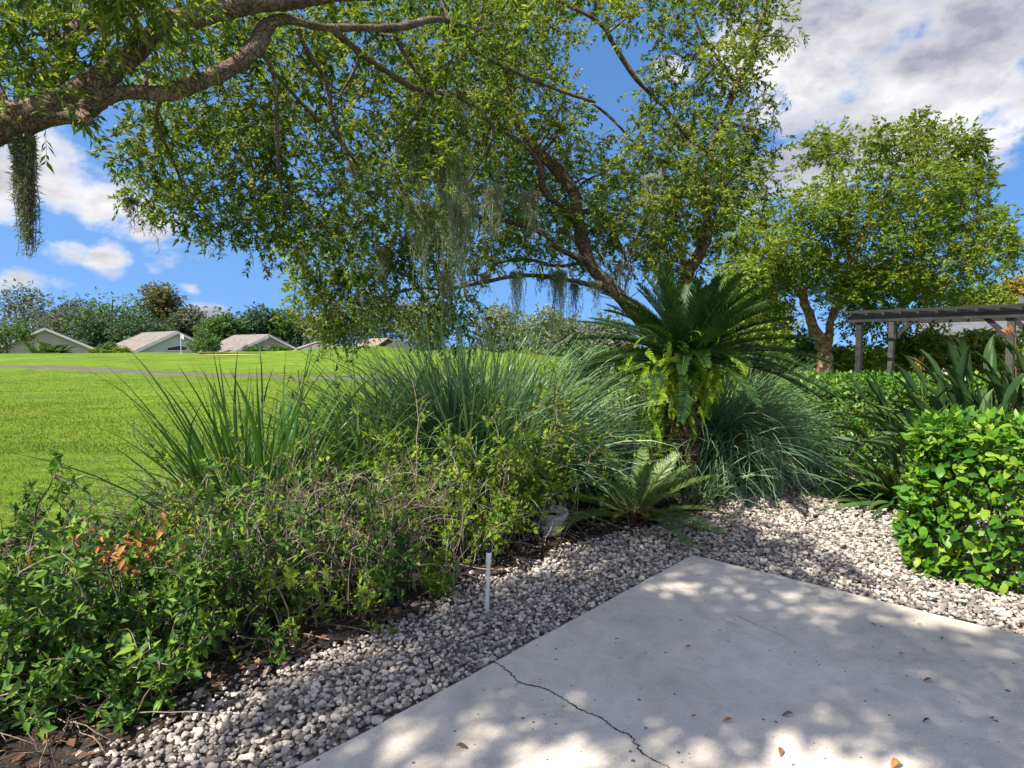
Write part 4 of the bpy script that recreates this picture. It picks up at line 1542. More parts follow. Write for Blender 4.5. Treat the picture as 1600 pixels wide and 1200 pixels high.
# ------------------------------ broad tree at the right
def right_tree():
    b = W(1290, 560, 17.5)
    base = np.array([b[0], 17.5, -.05])
    T = Tree('spreading_tree', 'broad sunlit tree with forked trunk rising behind the pergola', base, M['bark_right'], M['leaf_right'], 63)
    T.rscale = .62
    T.limb([[base[0], base[1], -.2, .42], WR(1288, 560, 17.5, 34), WR(1284, 535, 17.5, 30), WR(1268, 505, 17.5, 23), WR(1256, 470, 17.5, 21), WR(1250, 452, 17.5, 19), WR(1225, 430, 17.4, 14), WR(1205, 400, 17.2, 10), WR(1190, 350, 17, 7)], 'trunk', 12)
    T.limb([WR(1288, 552, 17.5, 28), WR(1296, 520, 17.6, 22), WR(1302, 490, 17.8, 20), WR(1320, 440, 18, 16), WR(1335, 400, 18, 14), WR(1360, 330, 18, 11), WR(1380, 260, 18, 7), WR(1385, 220, 18, 4)], 'limb', 10)
    T.limb([WR(1254, 468, 17.5, 14), WR(1242, 440, 17.3, 12), WR(1215, 415, 17.1, 9), WR(1180, 395, 17, 6), WR(1150, 380, 16.8, 4)], 'limb', 8)
    T.limb([WR(1312, 460, 17.9, 12), WR(1345, 435, 18, 10), WR(1400, 400, 18.2, 9), WR(1460, 360, 18.4, 7), WR(1510, 330, 18.5, 4)], 'limb', 8)
    T.limb([WR(1330, 410, 18, 10), WR(1310, 340, 17.8, 8), WR(1300, 260, 17.6, 5)], 'limb', 8)
    T.limb([WR(1360, 330, 18, 9), WR(1420, 270, 18.2, 7), WR(1450, 215, 18.3, 4)], 'limb', 8)
    rng = T.rng
    poly = [(1120, 380), (1170, 345), (1230, 320), (1270, 285), (1320, 280), (1400, 265), (1470, 255), (1505, 285), (1520, 320), (1550, 370), (1560, 420), (1500, 450), (1420, 460), (1330, 455), (1230, 440), (1140, 430)]
    C, R = poly_clumps(rng, poly, (15.6, 19.6), 120, 22, ((1245, 455, 26), (1300, 470, 24), (1270, 480, 24), (1345, 270, 12), (1290, 285, 10), (1225, 330, 10)), (.38, .72))
    T.foliage(C, R, 56, 11, .36, .12, .052, .12, flat=.8, sub=2, twig_r=0, tmpl=RH)
    # sprays that break the outline
    for (px, py, r_) in ((1262, 240, .4), (1282, 228, .35), (1305, 216, .4), (1303, 240, .4), (1370, 225, .4), (1383, 212, .3), (1335, 245, .4), (1432, 196, .35), (1440, 208, .42), (1460, 218, .45), (1490, 222, .45), (1510, 218, .3),
                        (1522, 232, .34), (1527, 262, .38), (1535, 278, .3), (1500, 290, .45), (1545, 330, .28), (1560, 360, .36), (1580, 380, .25), (1590, 400, .22), (1180, 330, .4), (1420, 225, .45), (1400, 255, .5), (1480, 250, .5)):
        T.foliage(np.array([W(px, py, 17.5 + rng.normal() * .7)]), [r_], 60, 10, .32, .125, .055, .1, flat=1.0, sub=2, twig_r=.004, tmpl=RH)
    # lower skirt
    poly = [(1130, 430), (1220, 400), (1235, 480), (1210, 520), (1140, 500)]
    C, R = poly_clumps(rng, poly, (16.8, 20), 16, 26, (), (.5, .7))
    T.foliage(C, R, 80, 10, .36, .13, .055, .2, sub=2, twig_r=.004, tmpl=RH)
    poly = [(1262, 420), (1480, 430), (1490, 476), (1400, 490), (1325, 520), (1318, 470), (1275, 455)]
    C, R = poly_clumps(rng, poly, (17.2, 21), 20, 26, (), (.5, .7))
    T.foliage(C, R, 80, 10, .36, .13, .055, .2, sub=2, twig_r=.004, tmpl=RH)
    T.finish()


right_tree()


# ------------------------------ far trees
def far_tree(name, label, px, top, wpx, Y, mat, seed, n=46, leaf=.42, low=560, group='trees behind the golf course', flat=.8, ltw=16, bark='bark_main', base_z=None):
    rng = np.random.default_rng(seed)
    c = W(px, (top + low) / 2, Y)
    zt = W(px, top, Y)[2]
    zb = W(px, low, Y)[2]
    w = wpx * Y / FPX
    bz = float(terrain(c[0], Y)) if base_z is None else base_z
    base = np.array([c[0], Y, bz])
    T = Tree(name, label, base, M[bark], M[mat], seed, group)
    h = zt - bz
    r0 = max(.05, h * .025)
    T.limb([[base[0], Y, bz - .1, r0 * 1.3], [base[0] + w * .02, Y, bz + h * .3, r0], [base[0] - w * .03, Y + .2, bz + h * .6, r0 * .7], [base[0], Y, bz + h * .88, r0 * .3]], 'trunk', 8, n=16)
    u = unit(rng, n) * (rng.random((n, 1)) ** .4)
    hz = (zt - zb) / 2
    C = np.array([c[0], Y, (zt + zb) / 2]) + u * np.array([w / 2, min(w / 2, 6), hz]) * .82
    R = rng.uniform(.15, .25, n) * min(w, hz * 2.2)
    T.foliage(C, R, ltw, 7, leaf * 1.6, leaf, leaf * .55, .08, flat=flat, tmpl=RH, twig_r=0, sub=0)
    T.finish()


FT = [('oak_tree', 'grey green mossy oak at the left end of the tree line', 40, 448, 130, 118, 'far_grey', 560),
      ('oak_tree', 'greyish oak left of the round green tree crown', 108, 456, 110, 114, 'far_grey', 560),
      ('oak_tree', 'wide round green tree behind the grey gabled bungalow', 178, 454, 150, 110, 'far_green', 556),
      ('oak_tree', 'dark green tree filling the gap between two bungalows', 150, 480, 150, 104, 'far_dark', 560),
      ('oak_tree', 'dark leafy tree behind the pale blue bungalow', 225, 490, 110, 101, 'far_dark', 560),
      ('bald_tree', 'tall thin tree with browning leaves above the blue bungalow', 254, 440, 62, 112, 'far_brown', 510),
      ('oak_tree', 'greyish tree right of the browning tree, sloping lower', 292, 474, 60, 110, 'far_grey', 545),
      ('oak_tree', 'bright green tree right of the pale blue bungalow', 345, 488, 78, 100, 'far_green', 552),
      ('oak_tree', 'dense green tree behind the light grey roofed bungalow', 398, 478, 90, 106, 'far_dark', 552),
      ('oak_tree', 'dark tree behind the low brown roof', 452, 474, 80, 108, 'far_green', 552),
      ('oak_tree', 'shaded mossy tree behind the hanging yellow green branches', 520, 462, 110, 105, 'far_grey', 550),
      ('oak_tree', 'grey green tree above the tan hipped roof', 600, 458, 120, 104, 'far_grey', 550),
      ('oak_tree', 'pale tree right of the tan hipped roof', 668, 464, 90, 100, 'far_pale', 552),
      ('oak_tree', 'pale silvery tree behind the fountain grass', 790, 470, 130, 70, 'far_pale', 560),
      ('oak_tree', 'silvery green tree left of the big palm', 868, 480, 140, 62, 'far_pale', 568),
      ('oak_tree', 'dull green tree half hidden by the big palm fronds', 950, 490, 110, 58, 'far_grey', 575),
      ('oak_tree', 'taller green tree whose top shows between second stem and spreading tree', 1150, 440, 170, 30, 'far_green', 560),
      ('oak_tree', 'yellow leaved tree at the right edge above the pergola', 1590, 432, 70, 36, 'far_gold', 500),
      ('oak_tree', 'olive green tree beside the yellow leaved tree', 1535, 446, 80, 32, 'far_lime', 520)]
for i, (nm, lb, px, top, w, Y, mat, low) in enumerate(FT):
    near_ = Y < 50
    far_tree(nm, lb, px, top, w, Y, mat, 700 + i, n=48 if not near_ else 50, leaf=.44 if Y > 90 else (.32 if Y > 50 else .18), low=low, ltw=31 if not near_ else 42, flat=.85)
# low greenery by the houses
for i, (nm, lb, px, top, w, Y, mat, low) in enumerate([
        ('garden_tree', 'dark green leafy tree at the left edge before the bungalow', 8, 494, 78, 78, 'far_green', 552),
        ('garden_shrub', 'round dark shrub between the two left bungalows', 172, 537, 34, 84, 'far_green', 556),
        ('garden_shrub', 'clipped yellow green shrub left of the blue bungalow', 190, 546, 30, 78, 'far_lime', 556),
        ('garden_tree', 'light green small tree covering the blue bungalow corner', 318, 518, 48, 80, 'far_green', 556),
        ('garden_shrub', 'low shrub before the light grey roofed bungalow', 400, 540, 34, 80, 'far_green', 556),
        ('garden_shrub', 'low round shrub right of the light grey roofed bungalow', 438, 541, 34, 80, 'far_green', 556),
        ('garden_shrub', 'small clipped shrub at the foot of the first bungalow', 152, 548, 24, 80, 'far_lime', 556)]):
    far_tree(nm, lb, px, top, w, Y, mat, 760 + i, n=22, leaf=.24, low=low, ltw=44, flat=.9, group='greenery by the bungalows')

# mid-distance greenery
for i, (nm, lb, px, top, w, Y, mat, low, leaf, n) in enumerate([
        ('garden_tree', 'lime green small tree just right of the big palm crown', 1175, 462, 190, 23, 'far_lime', 590, .13, 70),
        ('garden_shrub', 'low green shrub left of the big palm by the mound', 930, 540, 120, 24, 'far_green', 590, .13, 30),
        ('garden_shrub', 'green shrub glimpsed between palm and pergola post', 1225, 520, 130, 19, 'far_green', 590, .12, 40),
        ('garden_shrub', 'sunlit shrub behind the grass clump right of the palm', 1175, 512, 110, 15, 'far_lime', 590, .10, 40),
        ('garden_shrub', 'bright lime shrub below the pergola beam', 1440, 514, 130, 19, 'far_lime', 590, .11, 54),
        ('garden_shrub', 'lime green shrub at right behind the bird of paradise', 1545, 518, 130, 18, 'far_lime', 590, .11, 54),
        ('garden_shrub', 'shrub at the foot of the two left pergola posts', 1330, 540, 110, 18.5, 'far_lime', 592, .11, 34)]):
    far_tree(nm, lb, px, top, w, Y, mat, 790 + i, n=n, leaf=leaf, low=low, ltw=48, flat=.9, group='garden greenery in the middle distance')



# ================================================================== leaf-part planting
def place_leaf(me, root, p, d, nvec, L, Wd, name='leaf'):
    d = nrm(d)
    s = nrm(np.cross(d, nvec))
    nn = np.cross(s, d)
    o = bpy.data.objects.new(name, me)
    COL.objects.link(o)
    o.parent = root
    off = p - world_loc(root)
    o.matrix_local = Matrix(((s[0] * Wd, d[0] * L, nn[0] * L, off[0]), (s[1] * Wd, d[1] * L, nn[1] * L, off[1]),
                             (s[2] * Wd, d[2] * L, nn[2] * L, off[2]), (0, 0, 0, 1)))
    return o


def plant_leaves(root, P, D, N, L, Wd, mat, nparts, variants=OVALS, name='leaf', score=None):
    """largest-showing leaves become parts of their own, the rest one mass"""
    P, D, N = np.asarray(P), np.asarray(D), np.asarray(N)
    camp = np.array([0, 0, CAM_H])
    dv = P - camp
    dist = np.linalg.norm(dv, axis=1)
    px = 800 + FPX * dv[:, 0] / np.maximum(dv[:, 1], .1)
    face = np.abs(np.einsum('ij,ij->i', nrm(dv), nrm(N)))
    sco = L / dist * (.35 + face) * ((px > 0) & (px < 1600))
    if score is not None:
        sco = sco * score
    order = np.argsort(-sco)
    sel, rest = order[:nparts], order[nparts:]
    meshes = [tmpl_mesh(name, v, mat) for v in variants]
    for k, i in enumerate(sel):
        place_leaf(meshes[k % len(meshes)], root, P[i], D[i], N[i], L[i], Wd[i], name)
    if len(rest):
        mb = MB()
        for k, v in enumerate(variants):
            ii = rest[k::len(variants)]
            mb.leaves((RH if L.mean() < .056 else LEAF4) if L.mean() < .075 else v, P[ii], D[ii], N[ii], L[ii], Wd[ii])
        mb.build('foliage', mat, root, kind='stuff')


def hedge(name, label, corner, u, v, lu, lv, h, n, L0, ratio, mat, seed, nparts, round_=.16, z0=0.0):
    """clipped hedge; corner = near left foot, u along the front, v into the depth"""
    rng = np.random.default_rng(seed)
    root = thing(name, label, 'hedge', corner)
    # outer shell samples: front, left end, top, with bulges
    P, Nn = [], []
    fa = [('front', lu * h), ('left', lv * h), ('top', lu * lv)]
    tot = sum(a for _, a in fa)
    for f_, a in fa:
        k = int(n * a / tot)
        s, t = rng.random(k), rng.random(k)
        if f_ == 'front':
            p = np.column_stack([s * lu, np.zeros(k), t * h]); nv = np.tile([0, -1., .15], (k, 1))
        elif f_ == 'left':
            p = np.column_stack([np.zeros(k), s * lv, t * h]); nv = np.tile([-1., 0, .15], (k, 1))
        else:
            p = np.column_stack([s * lu, t * lv, np.full(k, h)]); nv = np.tile([0, 0, 1.], (k, 1))
        P.append(p); Nn.append(nv)
    P, Nn = np.concatenate(P), np.concatenate(Nn)
    # rounded shoulders
    for ax_, lim, sgn in ((0, 0, -1), (1, 0, -1), (2, h, 1)):
        pass
    e = round_
    q = P.copy()
    inner = np.column_stack([np.clip(P[:, 0], e, lu * 2), np.clip(P[:, 1], e, lv * 2), np.clip(P[:, 2], e * .5, h - e)])
    d = P - inner
    ln = np.linalg.norm(d, axis=1, keepdims=True)
    q = inner + d / np.maximum(ln, 1e-6) * np.minimum(ln, e)
    Nn = nrm(np.where(ln > 1e-5, d, Nn) + Nn * .2)
    depth = rng.random(len(q)) ** 1.8 * .32
    bul = (vnoise(q[:, 0] * 2.5 + q[:, 1] * 2.5 + 4, q[:, 2] * 2.5 + q[:, 1]) - .5) * .11
    q = q + Nn * (bul - depth)[:, None]
    # lower edge lifts and narrows a little
    wp = np.asarray(corner)[None] + q[:, :1] * u[None] + q[:, 1:2] * v[None]
    wp[:, 2] = z0 + np.maximum(q[:, 2], .02)
    wn = nrm(Nn[:, :1] * u[None] + Nn[:, 1:2] * v[None] + Nn[:, 2:] * np.array([0, 0, 1.]))
    k = len(wp)
    D = nrm(wn * .55 + rng.normal(size=(k, 3)) * .55 + np.array([0, 0, .12]))
    N2 = nrm(wn * .7 + np.array([0, 0, .75]) + rng.normal(size=(k, 3)) * .4)
    L = L0 * rng.uniform(.45, 1.35, k) * np.where(depth < .05, 1, .9)
    plant_leaves(root, wp, D, N2, L, L * ratio * rng.uniform(.85, 1.15, k), mat, nparts, score=(depth < .06) + .3)
    # woody framework inside
    m = 90
    s0 = np.column_stack([rng.uniform(.12, lu, m), rng.uniform(.12, lv - .05, m)])
    st = np.asarray(corner)[None] + s0[:, :1] * u[None] + s0[:, 1:] * v[None]
    e0 = np.column_stack([np.clip(s0[:, 0] + rng.normal(size=m) * .2, .06, lu), np.clip(s0[:, 1] + rng.normal(size=m) * .2, .06, lv)])
    en = np.asarray(corner)[None] + e0[:, :1] * u[None] + e0[:, 1:] * v[None]
    st[:, 2] = z0 - .03
    en[:, 2] = z0 + h * rng.uniform(.6, .94, m)
    t = np.linspace(0, 1, 6)[None, :, None]
    path = st[:, None] * (1 - t) + en[:, None] * t + rng.normal(size=(m, 6, 3)) * .02
    MB().tubes(path, np.broadcast_to(np.linspace(.011, .004, 6), (m, 6)), 5, False).build('stems', M['twig'], root, kind='stuff')
    return root


hc = G(1398, 893)
hu = nrm(np.array([dr[0], dr[1], 0]))
hv = np.array([-hu[1], hu[0], 0.0])
if hv[1] < 0:
    hv = -hv
hedge('clipped_hedge', 'clipped bright green hedge with glossy oval leaves at right', np.array([hc[0], hc[1], 0]) + hu * .02, hu, hv, 2.2, 1.15, 1.02, 12500, .072, .58, M['leaf_hedge'], 71, 300)
hb = G(1258, 742)
hedge('clipped_hedge', 'smaller shaded hedge with small leaves behind the path', np.array([hb[0] + .1, hb[1], 0]), nrm(np.array([1, -.12, 0])), nrm(np.array([.12, 1, 0])), 2.6, 1.5, 1.12, 17000, .062, .58, M['leaf_backhedge'], 72, 120)


# ------------------------------ ornamental grasses
def blades(rng, base, n, spread, h, w, lean, droop, seg=8, az=None, fan=None):
    """arching blades from a tussock: returns spine, width, side arrays"""
    a = rng.uniform(0, 2 * np.pi, n) if az is None else rng.normal(az, fan, n)
    r = np.sqrt(rng.random(n)) * spread
    b = np.column_stack([base[0] + np.cos(a) * r * .8 + rng.normal(size=n) * spread * .2, base[1] + np.sin(a) * r * .8 + rng.normal(size=n) * spread * .2, np.full(n, base[2])])
    L = h * rng.uniform(.55, 1.15, n)
    th0 = np.clip(rng.normal(lean, .2, n) * (.25 + r / spread), .02, 1.35)     # angle from vertical at the root
    bend = np.clip(rng.normal(droop, droop * .45, n), .02, 3.0)
    a = a + rng.normal(size=n) * .35
    t = np.linspace(0, 1, seg)
    th = th0[:, None] + bend[:, None] * t[None] ** 1.7
    ds = L[:, None] / (seg - 1)
    hor = np.concatenate([np.zeros((n, 1)), np.cumsum(np.sin(th[:, :-1]) * ds, 1)], 1)
    ver = np.concatenate([np.zeros((n, 1)), np.cumsum(np.cos(th[:, :-1]) * ds, 1)], 1)
    aw = a[:, None] + rng.normal(size=(n, 1)) * .25 * t[None] ** 1.5
    P = np.stack([b[:, :1] + hor * np.cos(aw), b[:, 1:2] + hor * np.sin(aw), np.maximum(b[:, 2:3] + ver, .012)], -1)
    wd = w * rng.uniform(.6, 1.25, (n, 1)) * np.array([.55 + .45 * min(1, x * 4) if x < .3 else max(.04, 1 - ((x - .3) / .7) ** 1.8) for x in t])[None]
    S = np.stack([-np.sin(aw), np.cos(aw), 0 * aw], -1)
    tw = rng.normal(size=(n, 1)) * .7 * t[None] + rng.normal(size=(n, 1)) * .3
    S = nrm(S * np.cos(tw)[..., None] + np.array([0, 0, 1.]) * np.sin(tw)[..., None])
    return P, wd, S


def grass_clump(name, label, base, specs, seed, mat, nparts=0, dry=0, cat='ornamental grass'):
    rng = np.random.default_rng(seed)
    root = thing(name, label, cat, base)
    allb = [blades(rng, base, **s) for s in specs]
    P = np.concatenate([a[0] for a in allb]); Wd = np.concatenate([a[1] for a in allb]); S = np.concatenate([a[2] for a in allb])
    if nparts:
        tipz = P[:, :, 2].max(1) + (-(P[:, 2, 1] - base[1])) * .5
        order = np.argsort(-tipz)
        for i in order[:nparts]:
            MB().ribbons(P[i:i + 1], Wd[i:i + 1], S[i:i + 1]).build('blade', mat, root)
        rest = order[nparts:]
        P, Wd, S = P[rest], Wd[rest], S[rest]
    MB().ribbons(P, Wd, S).build('foliage', mat, root, kind='stuff')
    if dry:
        p, w, s = blades(rng, base, dry, .22, .6, .006, .8, 1.6)
        MB().ribbons(p, w, s).build('dry_blades', M['grass_dry'], root, kind='stuff')
    return root


gb = lambda px, Y, z=0.0: np.array([W(px, 600, Y)[0], Y, z])
grass_clump('strap_grass', 'upright clump of broad dark green blades at left beside the lawn', gb(392, 4.55),
            [dict(n=170, spread=.26, h=1.55, w=.037, lean=.32, droop=.45), dict(n=190, spread=.3, h=1.2, w=.03, lean=.6, droop=1.0)], 81, M['grass_iris'], 140, 90)
grass_clump('strap_grass', 'low pale bladed clump spilling left of the upright blades', gb(318, 4.9),
            [dict(n=260, spread=.26, h=.9, w=.018, lean=.75, droop=1.3)], 82, M['grass_blade'], 0, 70)
grass_clump('fountain_grass', 'huge arching fountain grass mound at centre before the lawn', gb(745, 6.2),
            [dict(n=1000, spread=.55, h=1.85, w=.021, lean=.5, droop=.8), dict(n=1700, spread=.65, h=1.6, w=.019, lean=.75, droop=1.4), dict(n=600, spread=.65, h=1.8, w=.027, lean=.45, droop=.7)], 83, M['grass_blue'], 0, 220)
grass_clump('fountain_grass', 'smaller fountain grass left of the huge mound', gb(590, 5.6),
            [dict(n=420, spread=.34, h=1.5, w=.025, lean=.45, droop=.95), dict(n=380, spread=.36, h=1.15, w=.02, lean=.8, droop=1.5)], 84, M['grass_blade'], 0, 80)
grass_clump('fountain_grass', 'fountain grass tips rising between huge mound and big palm', gb(990, 7.6),
            [dict(n=420, spread=.42, h=1.6, w=.018, lean=.5, droop=.95)], 85, M['grass_blade'], 0, 0)
grass_clump('fountain_grass', 'weeping fountain grass sweeping down to the gravel right of the palm', gb(1098, 7.1),
            [dict(n=1700, spread=.42, h=1.46, w=.017, lean=.6, droop=1.75), dict(n=1200, spread=.35, h=1.6, w=.016, lean=.55, droop=1.9, az=-1.1, fan=.7), dict(n=350, spread=.4, h=1.5, w=.015, lean=.3, droop=.7)], 86, M['grass_blue'], 0, 220)
grass_clump('fountain_grass', 'blue green grass tuft at the foot of the big palm', gb(1085, 6.0),
            [dict(n=170, spread=.2, h=.85, w=.016, lean=.7, droop=1.7)], 87, M['grass_blue'], 0, 0)
grass_clump('fountain_grass', 'tall grass behind the big palm, backlit tips', gb(1125, 8.3),
            [dict(n=420, spread=.5, h=1.75, w=.016, lean=.4, droop=.8)], 88, M['grass_blade'], 0, 0)


# ------------------------------ sago palms
def frond_mesh(name, L, nl, leaf, lw, elev, bend, mat, seed, vee=.55):
    rng = np.random.default_rng(seed)
    n = 16
    t = np.linspace(0, 1, n)
    th = elev - bend * t ** 1.3
    ds = L / (n - 1)
    x = np.concatenate([[0], np.cumsum(np.cos(th[:-1]) * ds)])
    z = np.concatenate([[0], np.cumsum(np.sin(th[:-1]) * ds)])
    p = np.column_stack([x, 0 * x, z])
    mb = MB()
    mb.tubes(p, np.linspace(.0085, .002, n) * (L / .9), 5, False)
    tt = np.linspace(.1, .99, nl)
    c = np.column_stack([np.interp(tt, t, x), 0 * tt, np.interp(tt, t, z)])
    thl = np.interp(tt, t, th)
    T = np.column_stack([np.cos(thl), 0 * thl, np.sin(thl)])
    U = np.column_stack([-np.sin(thl), 0 * thl, np.cos(thl)])
    prof = np.interp(tt, [.1, .3, .6, .9, 1], [.35, 1, 1, .6, .3])
    for s in (-1, 1):
        side = np.tile([0, s, 0.], (nl, 1))
        fw = np.interp(tt, [0, 1], [.6, 1.5])[:, None]
        d = nrm(side + T * fw + U * vee + rng.normal(size=(nl, 3)) * .07)
        ll = leaf * prof * rng.uniform(.9, 1.08, nl)
        # two-piece leaflet, tip hooks down
        k = 5
        q = np.linspace(0, 1, k)
        P = c[:, None] + d[:, None] * (ll[:, None] * q)[..., None] - U[:, None] * (ll[:, None] * q ** 2.4 * .12)[..., None]
        wd = lw * np.array([.8, 1, .95, .7, .08])[None] * np.ones((nl, 1))
        S = nrm(np.cross(d, U))[:, None] * np.ones((1, k, 1))
        mb.ribbons(P, wd, S)
    return mb.mesh(name, mat)


def sago(name, label, crown, base, n, L, leaf, lw, mats, seed, lo=-.9, hi=1.35, trunk_r=.14, nl=52, lean=(0, 0)):
    rng = np.random.default_rng(seed)
    root = thing(name, label, 'palm', base)
    crown = np.asarray(crown)
    vs = []
    els = np.linspace(hi, lo, 8)
    for k, e in enumerate(els):
        m = mats[min(k * len(mats) // 8, len(mats) - 1)]
        vs.append([frond_mesh('frond', L * (.78 + .50 * (k / 7) ** .8), nl, leaf, lw, e, .26 + .42 * (k / 7) ** 1.5 + .18 * rng.random(), M[m], seed * 10 + k * 2 + j) for j in range(2)])
    off = crown - np.asarray(base)
    for i in range(n):
        k = min(7, int(8 * ((i + .5) / n) ** .8))
        me = vs[k][i % 2]
        o = bpy.data.objects.new('frond', me)
        COL.objects.link(o)
        o.parent = root
        a = i * 2.39996 + rng.normal() * .15
        o.location = tuple(off + np.array([math.cos(a) * .04, math.sin(a) * .04, .03 - .1 * k / 8]))
        s = rng.uniform(.88, 1.1)
        o.scale = (s, s, s)
        o.rotation_euler = (rng.normal() * .12 + lean[0], rng.normal() * .06 + lean[1], a)
    # trunk with leaf-base scales
    tr = MB()
    hgt = crown[2] - base[2]
    mm = max(4, int(hgt / .12))
    z = np.linspace(-.05, hgt, mm)
    P = np.column_stack([np.linspace(base[0], crown[0], mm), np.linspace(base[1], crown[1], mm), base[2] + z])
    tr.tubes(P, trunk_r * (1 + .12 * rng.normal(size=mm) * .4), 12)
    tob = tr.build('trunk', M['bark_main'], root)
    ns = int(260 * max(hgt, .12))
    zz = rng.uniform(0, hgt, ns)
    aa = rng.uniform(0, 2 * np.pi, ns)
    f = zz / hgt
    pc = np.column_stack([base[0] + (crown[0] - base[0]) * f + np.cos(aa) * trunk_r * .92, base[1] + (crown[1] - base[1]) * f + np.sin(aa) * trunk_r * .92, base[2] + zz])
    d = np.column_stack([np.cos(aa), np.sin(aa), np.full(ns, .9)])
    mb = MB().leaves(oval(.25, .25), pc, d, np.column_stack([-np.cos(aa), -np.sin(aa), np.ones(ns)]), .085, .045)
    mb.build('leaf_bases', M['leaf_litter'], tob, kind='stuff')
    return root


cb = W(1073, 556, 6.1)
sago('sago_palm', 'large dark green sago palm with a trunk wrapped in fern', cb, np.array([cb[0] - .05, 6.15, -.02]), 84, 1.0, .15, .0095, ['leaf_sago'], 91, lo=.06, hi=1.3, trunk_r=.17, nl=88)
cs = G(992, 820)
sago('sago_palm', 'small pale stemless sago palm with golden centre by the gravel', np.array([cs[0], cs[1], .11]), np.array([cs[0], cs[1], -.02]), 28, .70, .125, .009, ['leaf_sago_pale'], 92, lo=.12, hi=1.15, trunk_r=.07, nl=60)
# yellowing inner fronds of the small palm
_sp = [o for o in bpy.data.objects if o.name.startswith('sago_palm')][-1]
for k, (az, el) in enumerate(((-2.3, .25), (-1.5, .35), (-.8, .3), (-2.9, .3), (2.6, .5))):
    me = frond_mesh('frond', .34, 26, .07, .008, el, .5, M['leaf_sago_gold'], 930 + k)
    o = bpy.data.objects.new('frond', me)
    o['label'] = 'yellowing young frond'
    COL.objects.link(o)
    o.parent = _sp
    o.location = (0, -.02, .14)
    o.rotation_euler = (0, 0, az)


# ------------------------------ ferns on the palm trunk
def fern(name, label, at, n, L, az0, fan, seed, hang=True, group=None):
    rng = np.random.default_rng(seed)
    root = thing(name, label, 'fern', at, group)
    ms = [frond_mesh('frond', 1.0, 20, .12, .026, .35, 1.7 + .25 * k, M['leaf_fern'], seed * 7 + k, vee=.1) for k in range(4)]
    for i in range(n):
        o = bpy.data.objects.new('frond', ms[i % 4])
        COL.objects.link(o)
        o.parent = root
        s = L * rng.uniform(.45, 1.1)
        o.scale = (s, s * .8, s)
        o.location = tuple(rng.normal(size=3) * np.array([.15, .06, .12]))
        o.rotation_euler = (rng.normal() * .4, rng.uniform(-.3, .5), az0 + rng.normal() * fan)
    return root


fern('hanging_fern', 'bright green fern hanging from the upper right palm trunk', (cb[0] + .08, 5.97, 1.36), 70, .5, -1.35, .7, 101)
fern('hanging_fern', 'yellow green fern draped low on the palm trunk', (cb[0] - .12, 5.96, 1.06), 60, .42, -1.7, .7, 102)
fern('hanging_fern', 'fern curtain on the left side of the palm trunk', (cb[0] - .2, 6.0, 1.36), 40, .48, -2.2, .6, 104)
fern('hanging_fern', 'small fern tuft in the heart of the big palm crown', (cb[0] - .02, 5.9, 1.6), 10, .26, -1.6, 1.0, 103)


# ------------------------------ bird of paradise
def bop_leaf(seed, pet, L, wd, lean, bend):
    """petiole then a paddle blade folded along its midrib; grows along +X and up"""
    n = 9
    mb = MB()
    t = np.linspace(0, 1, n)
    th = lean - bend * .25 * t
    x = np.concatenate([[0], np.cumsum(np.cos(th[:-1]) * pet / (n - 1))])
    z = np.concatenate([[0], np.cumsum(np.sin(th[:-1]) * pet / (n - 1))])
    mb.tubes(np.column_stack([x, 0 * x, z]), np.linspace(.013, .007, n), 6, False)
    m = 12
    t = np.linspace(0, 1, m)
    th2 = th[-1] - bend * t ** 1.2
    bx = x[-1] + np.concatenate([[0], np.cumsum(np.cos(th2[:-1]) * L / (m - 1))])
    bz = z[-1] + np.concatenate([[0], np.cumsum(np.sin(th2[:-1]) * L / (m - 1))])
    prof = np.sin(np.clip(t * .96 + .04, 0, 1) ** .72 * np.pi) ** .8 * wd / 2
    up = np.column_stack([-np.sin(th2), 0 * th2, np.cos(th2)])
    rows = []
    for k, f in ((-1, 1.0), (-.5, .5), (0, 0), (.5, .5), (1, 1.0)):
        rows.append(np.column_stack([bx, k * prof, bz]) + up * (abs(k) ** 1.2 * prof * .75)[:, None] + up * (np.sin(t * 9 + seed + k) * .004)[:, None])
    V = np.stack(rows, 1)
    idx = np.arange(m * 5).reshape(m, 5)
    q = np.stack([idx[:-1, :-1], idx[:-1, 1:], idx[1:, 1:], idx[1:, :-1]], -1).reshape(-1, 4)
    mb.add(V.reshape(-1, 3), q=q)
    return mb.mesh('leaf', M['leaf_bird'])


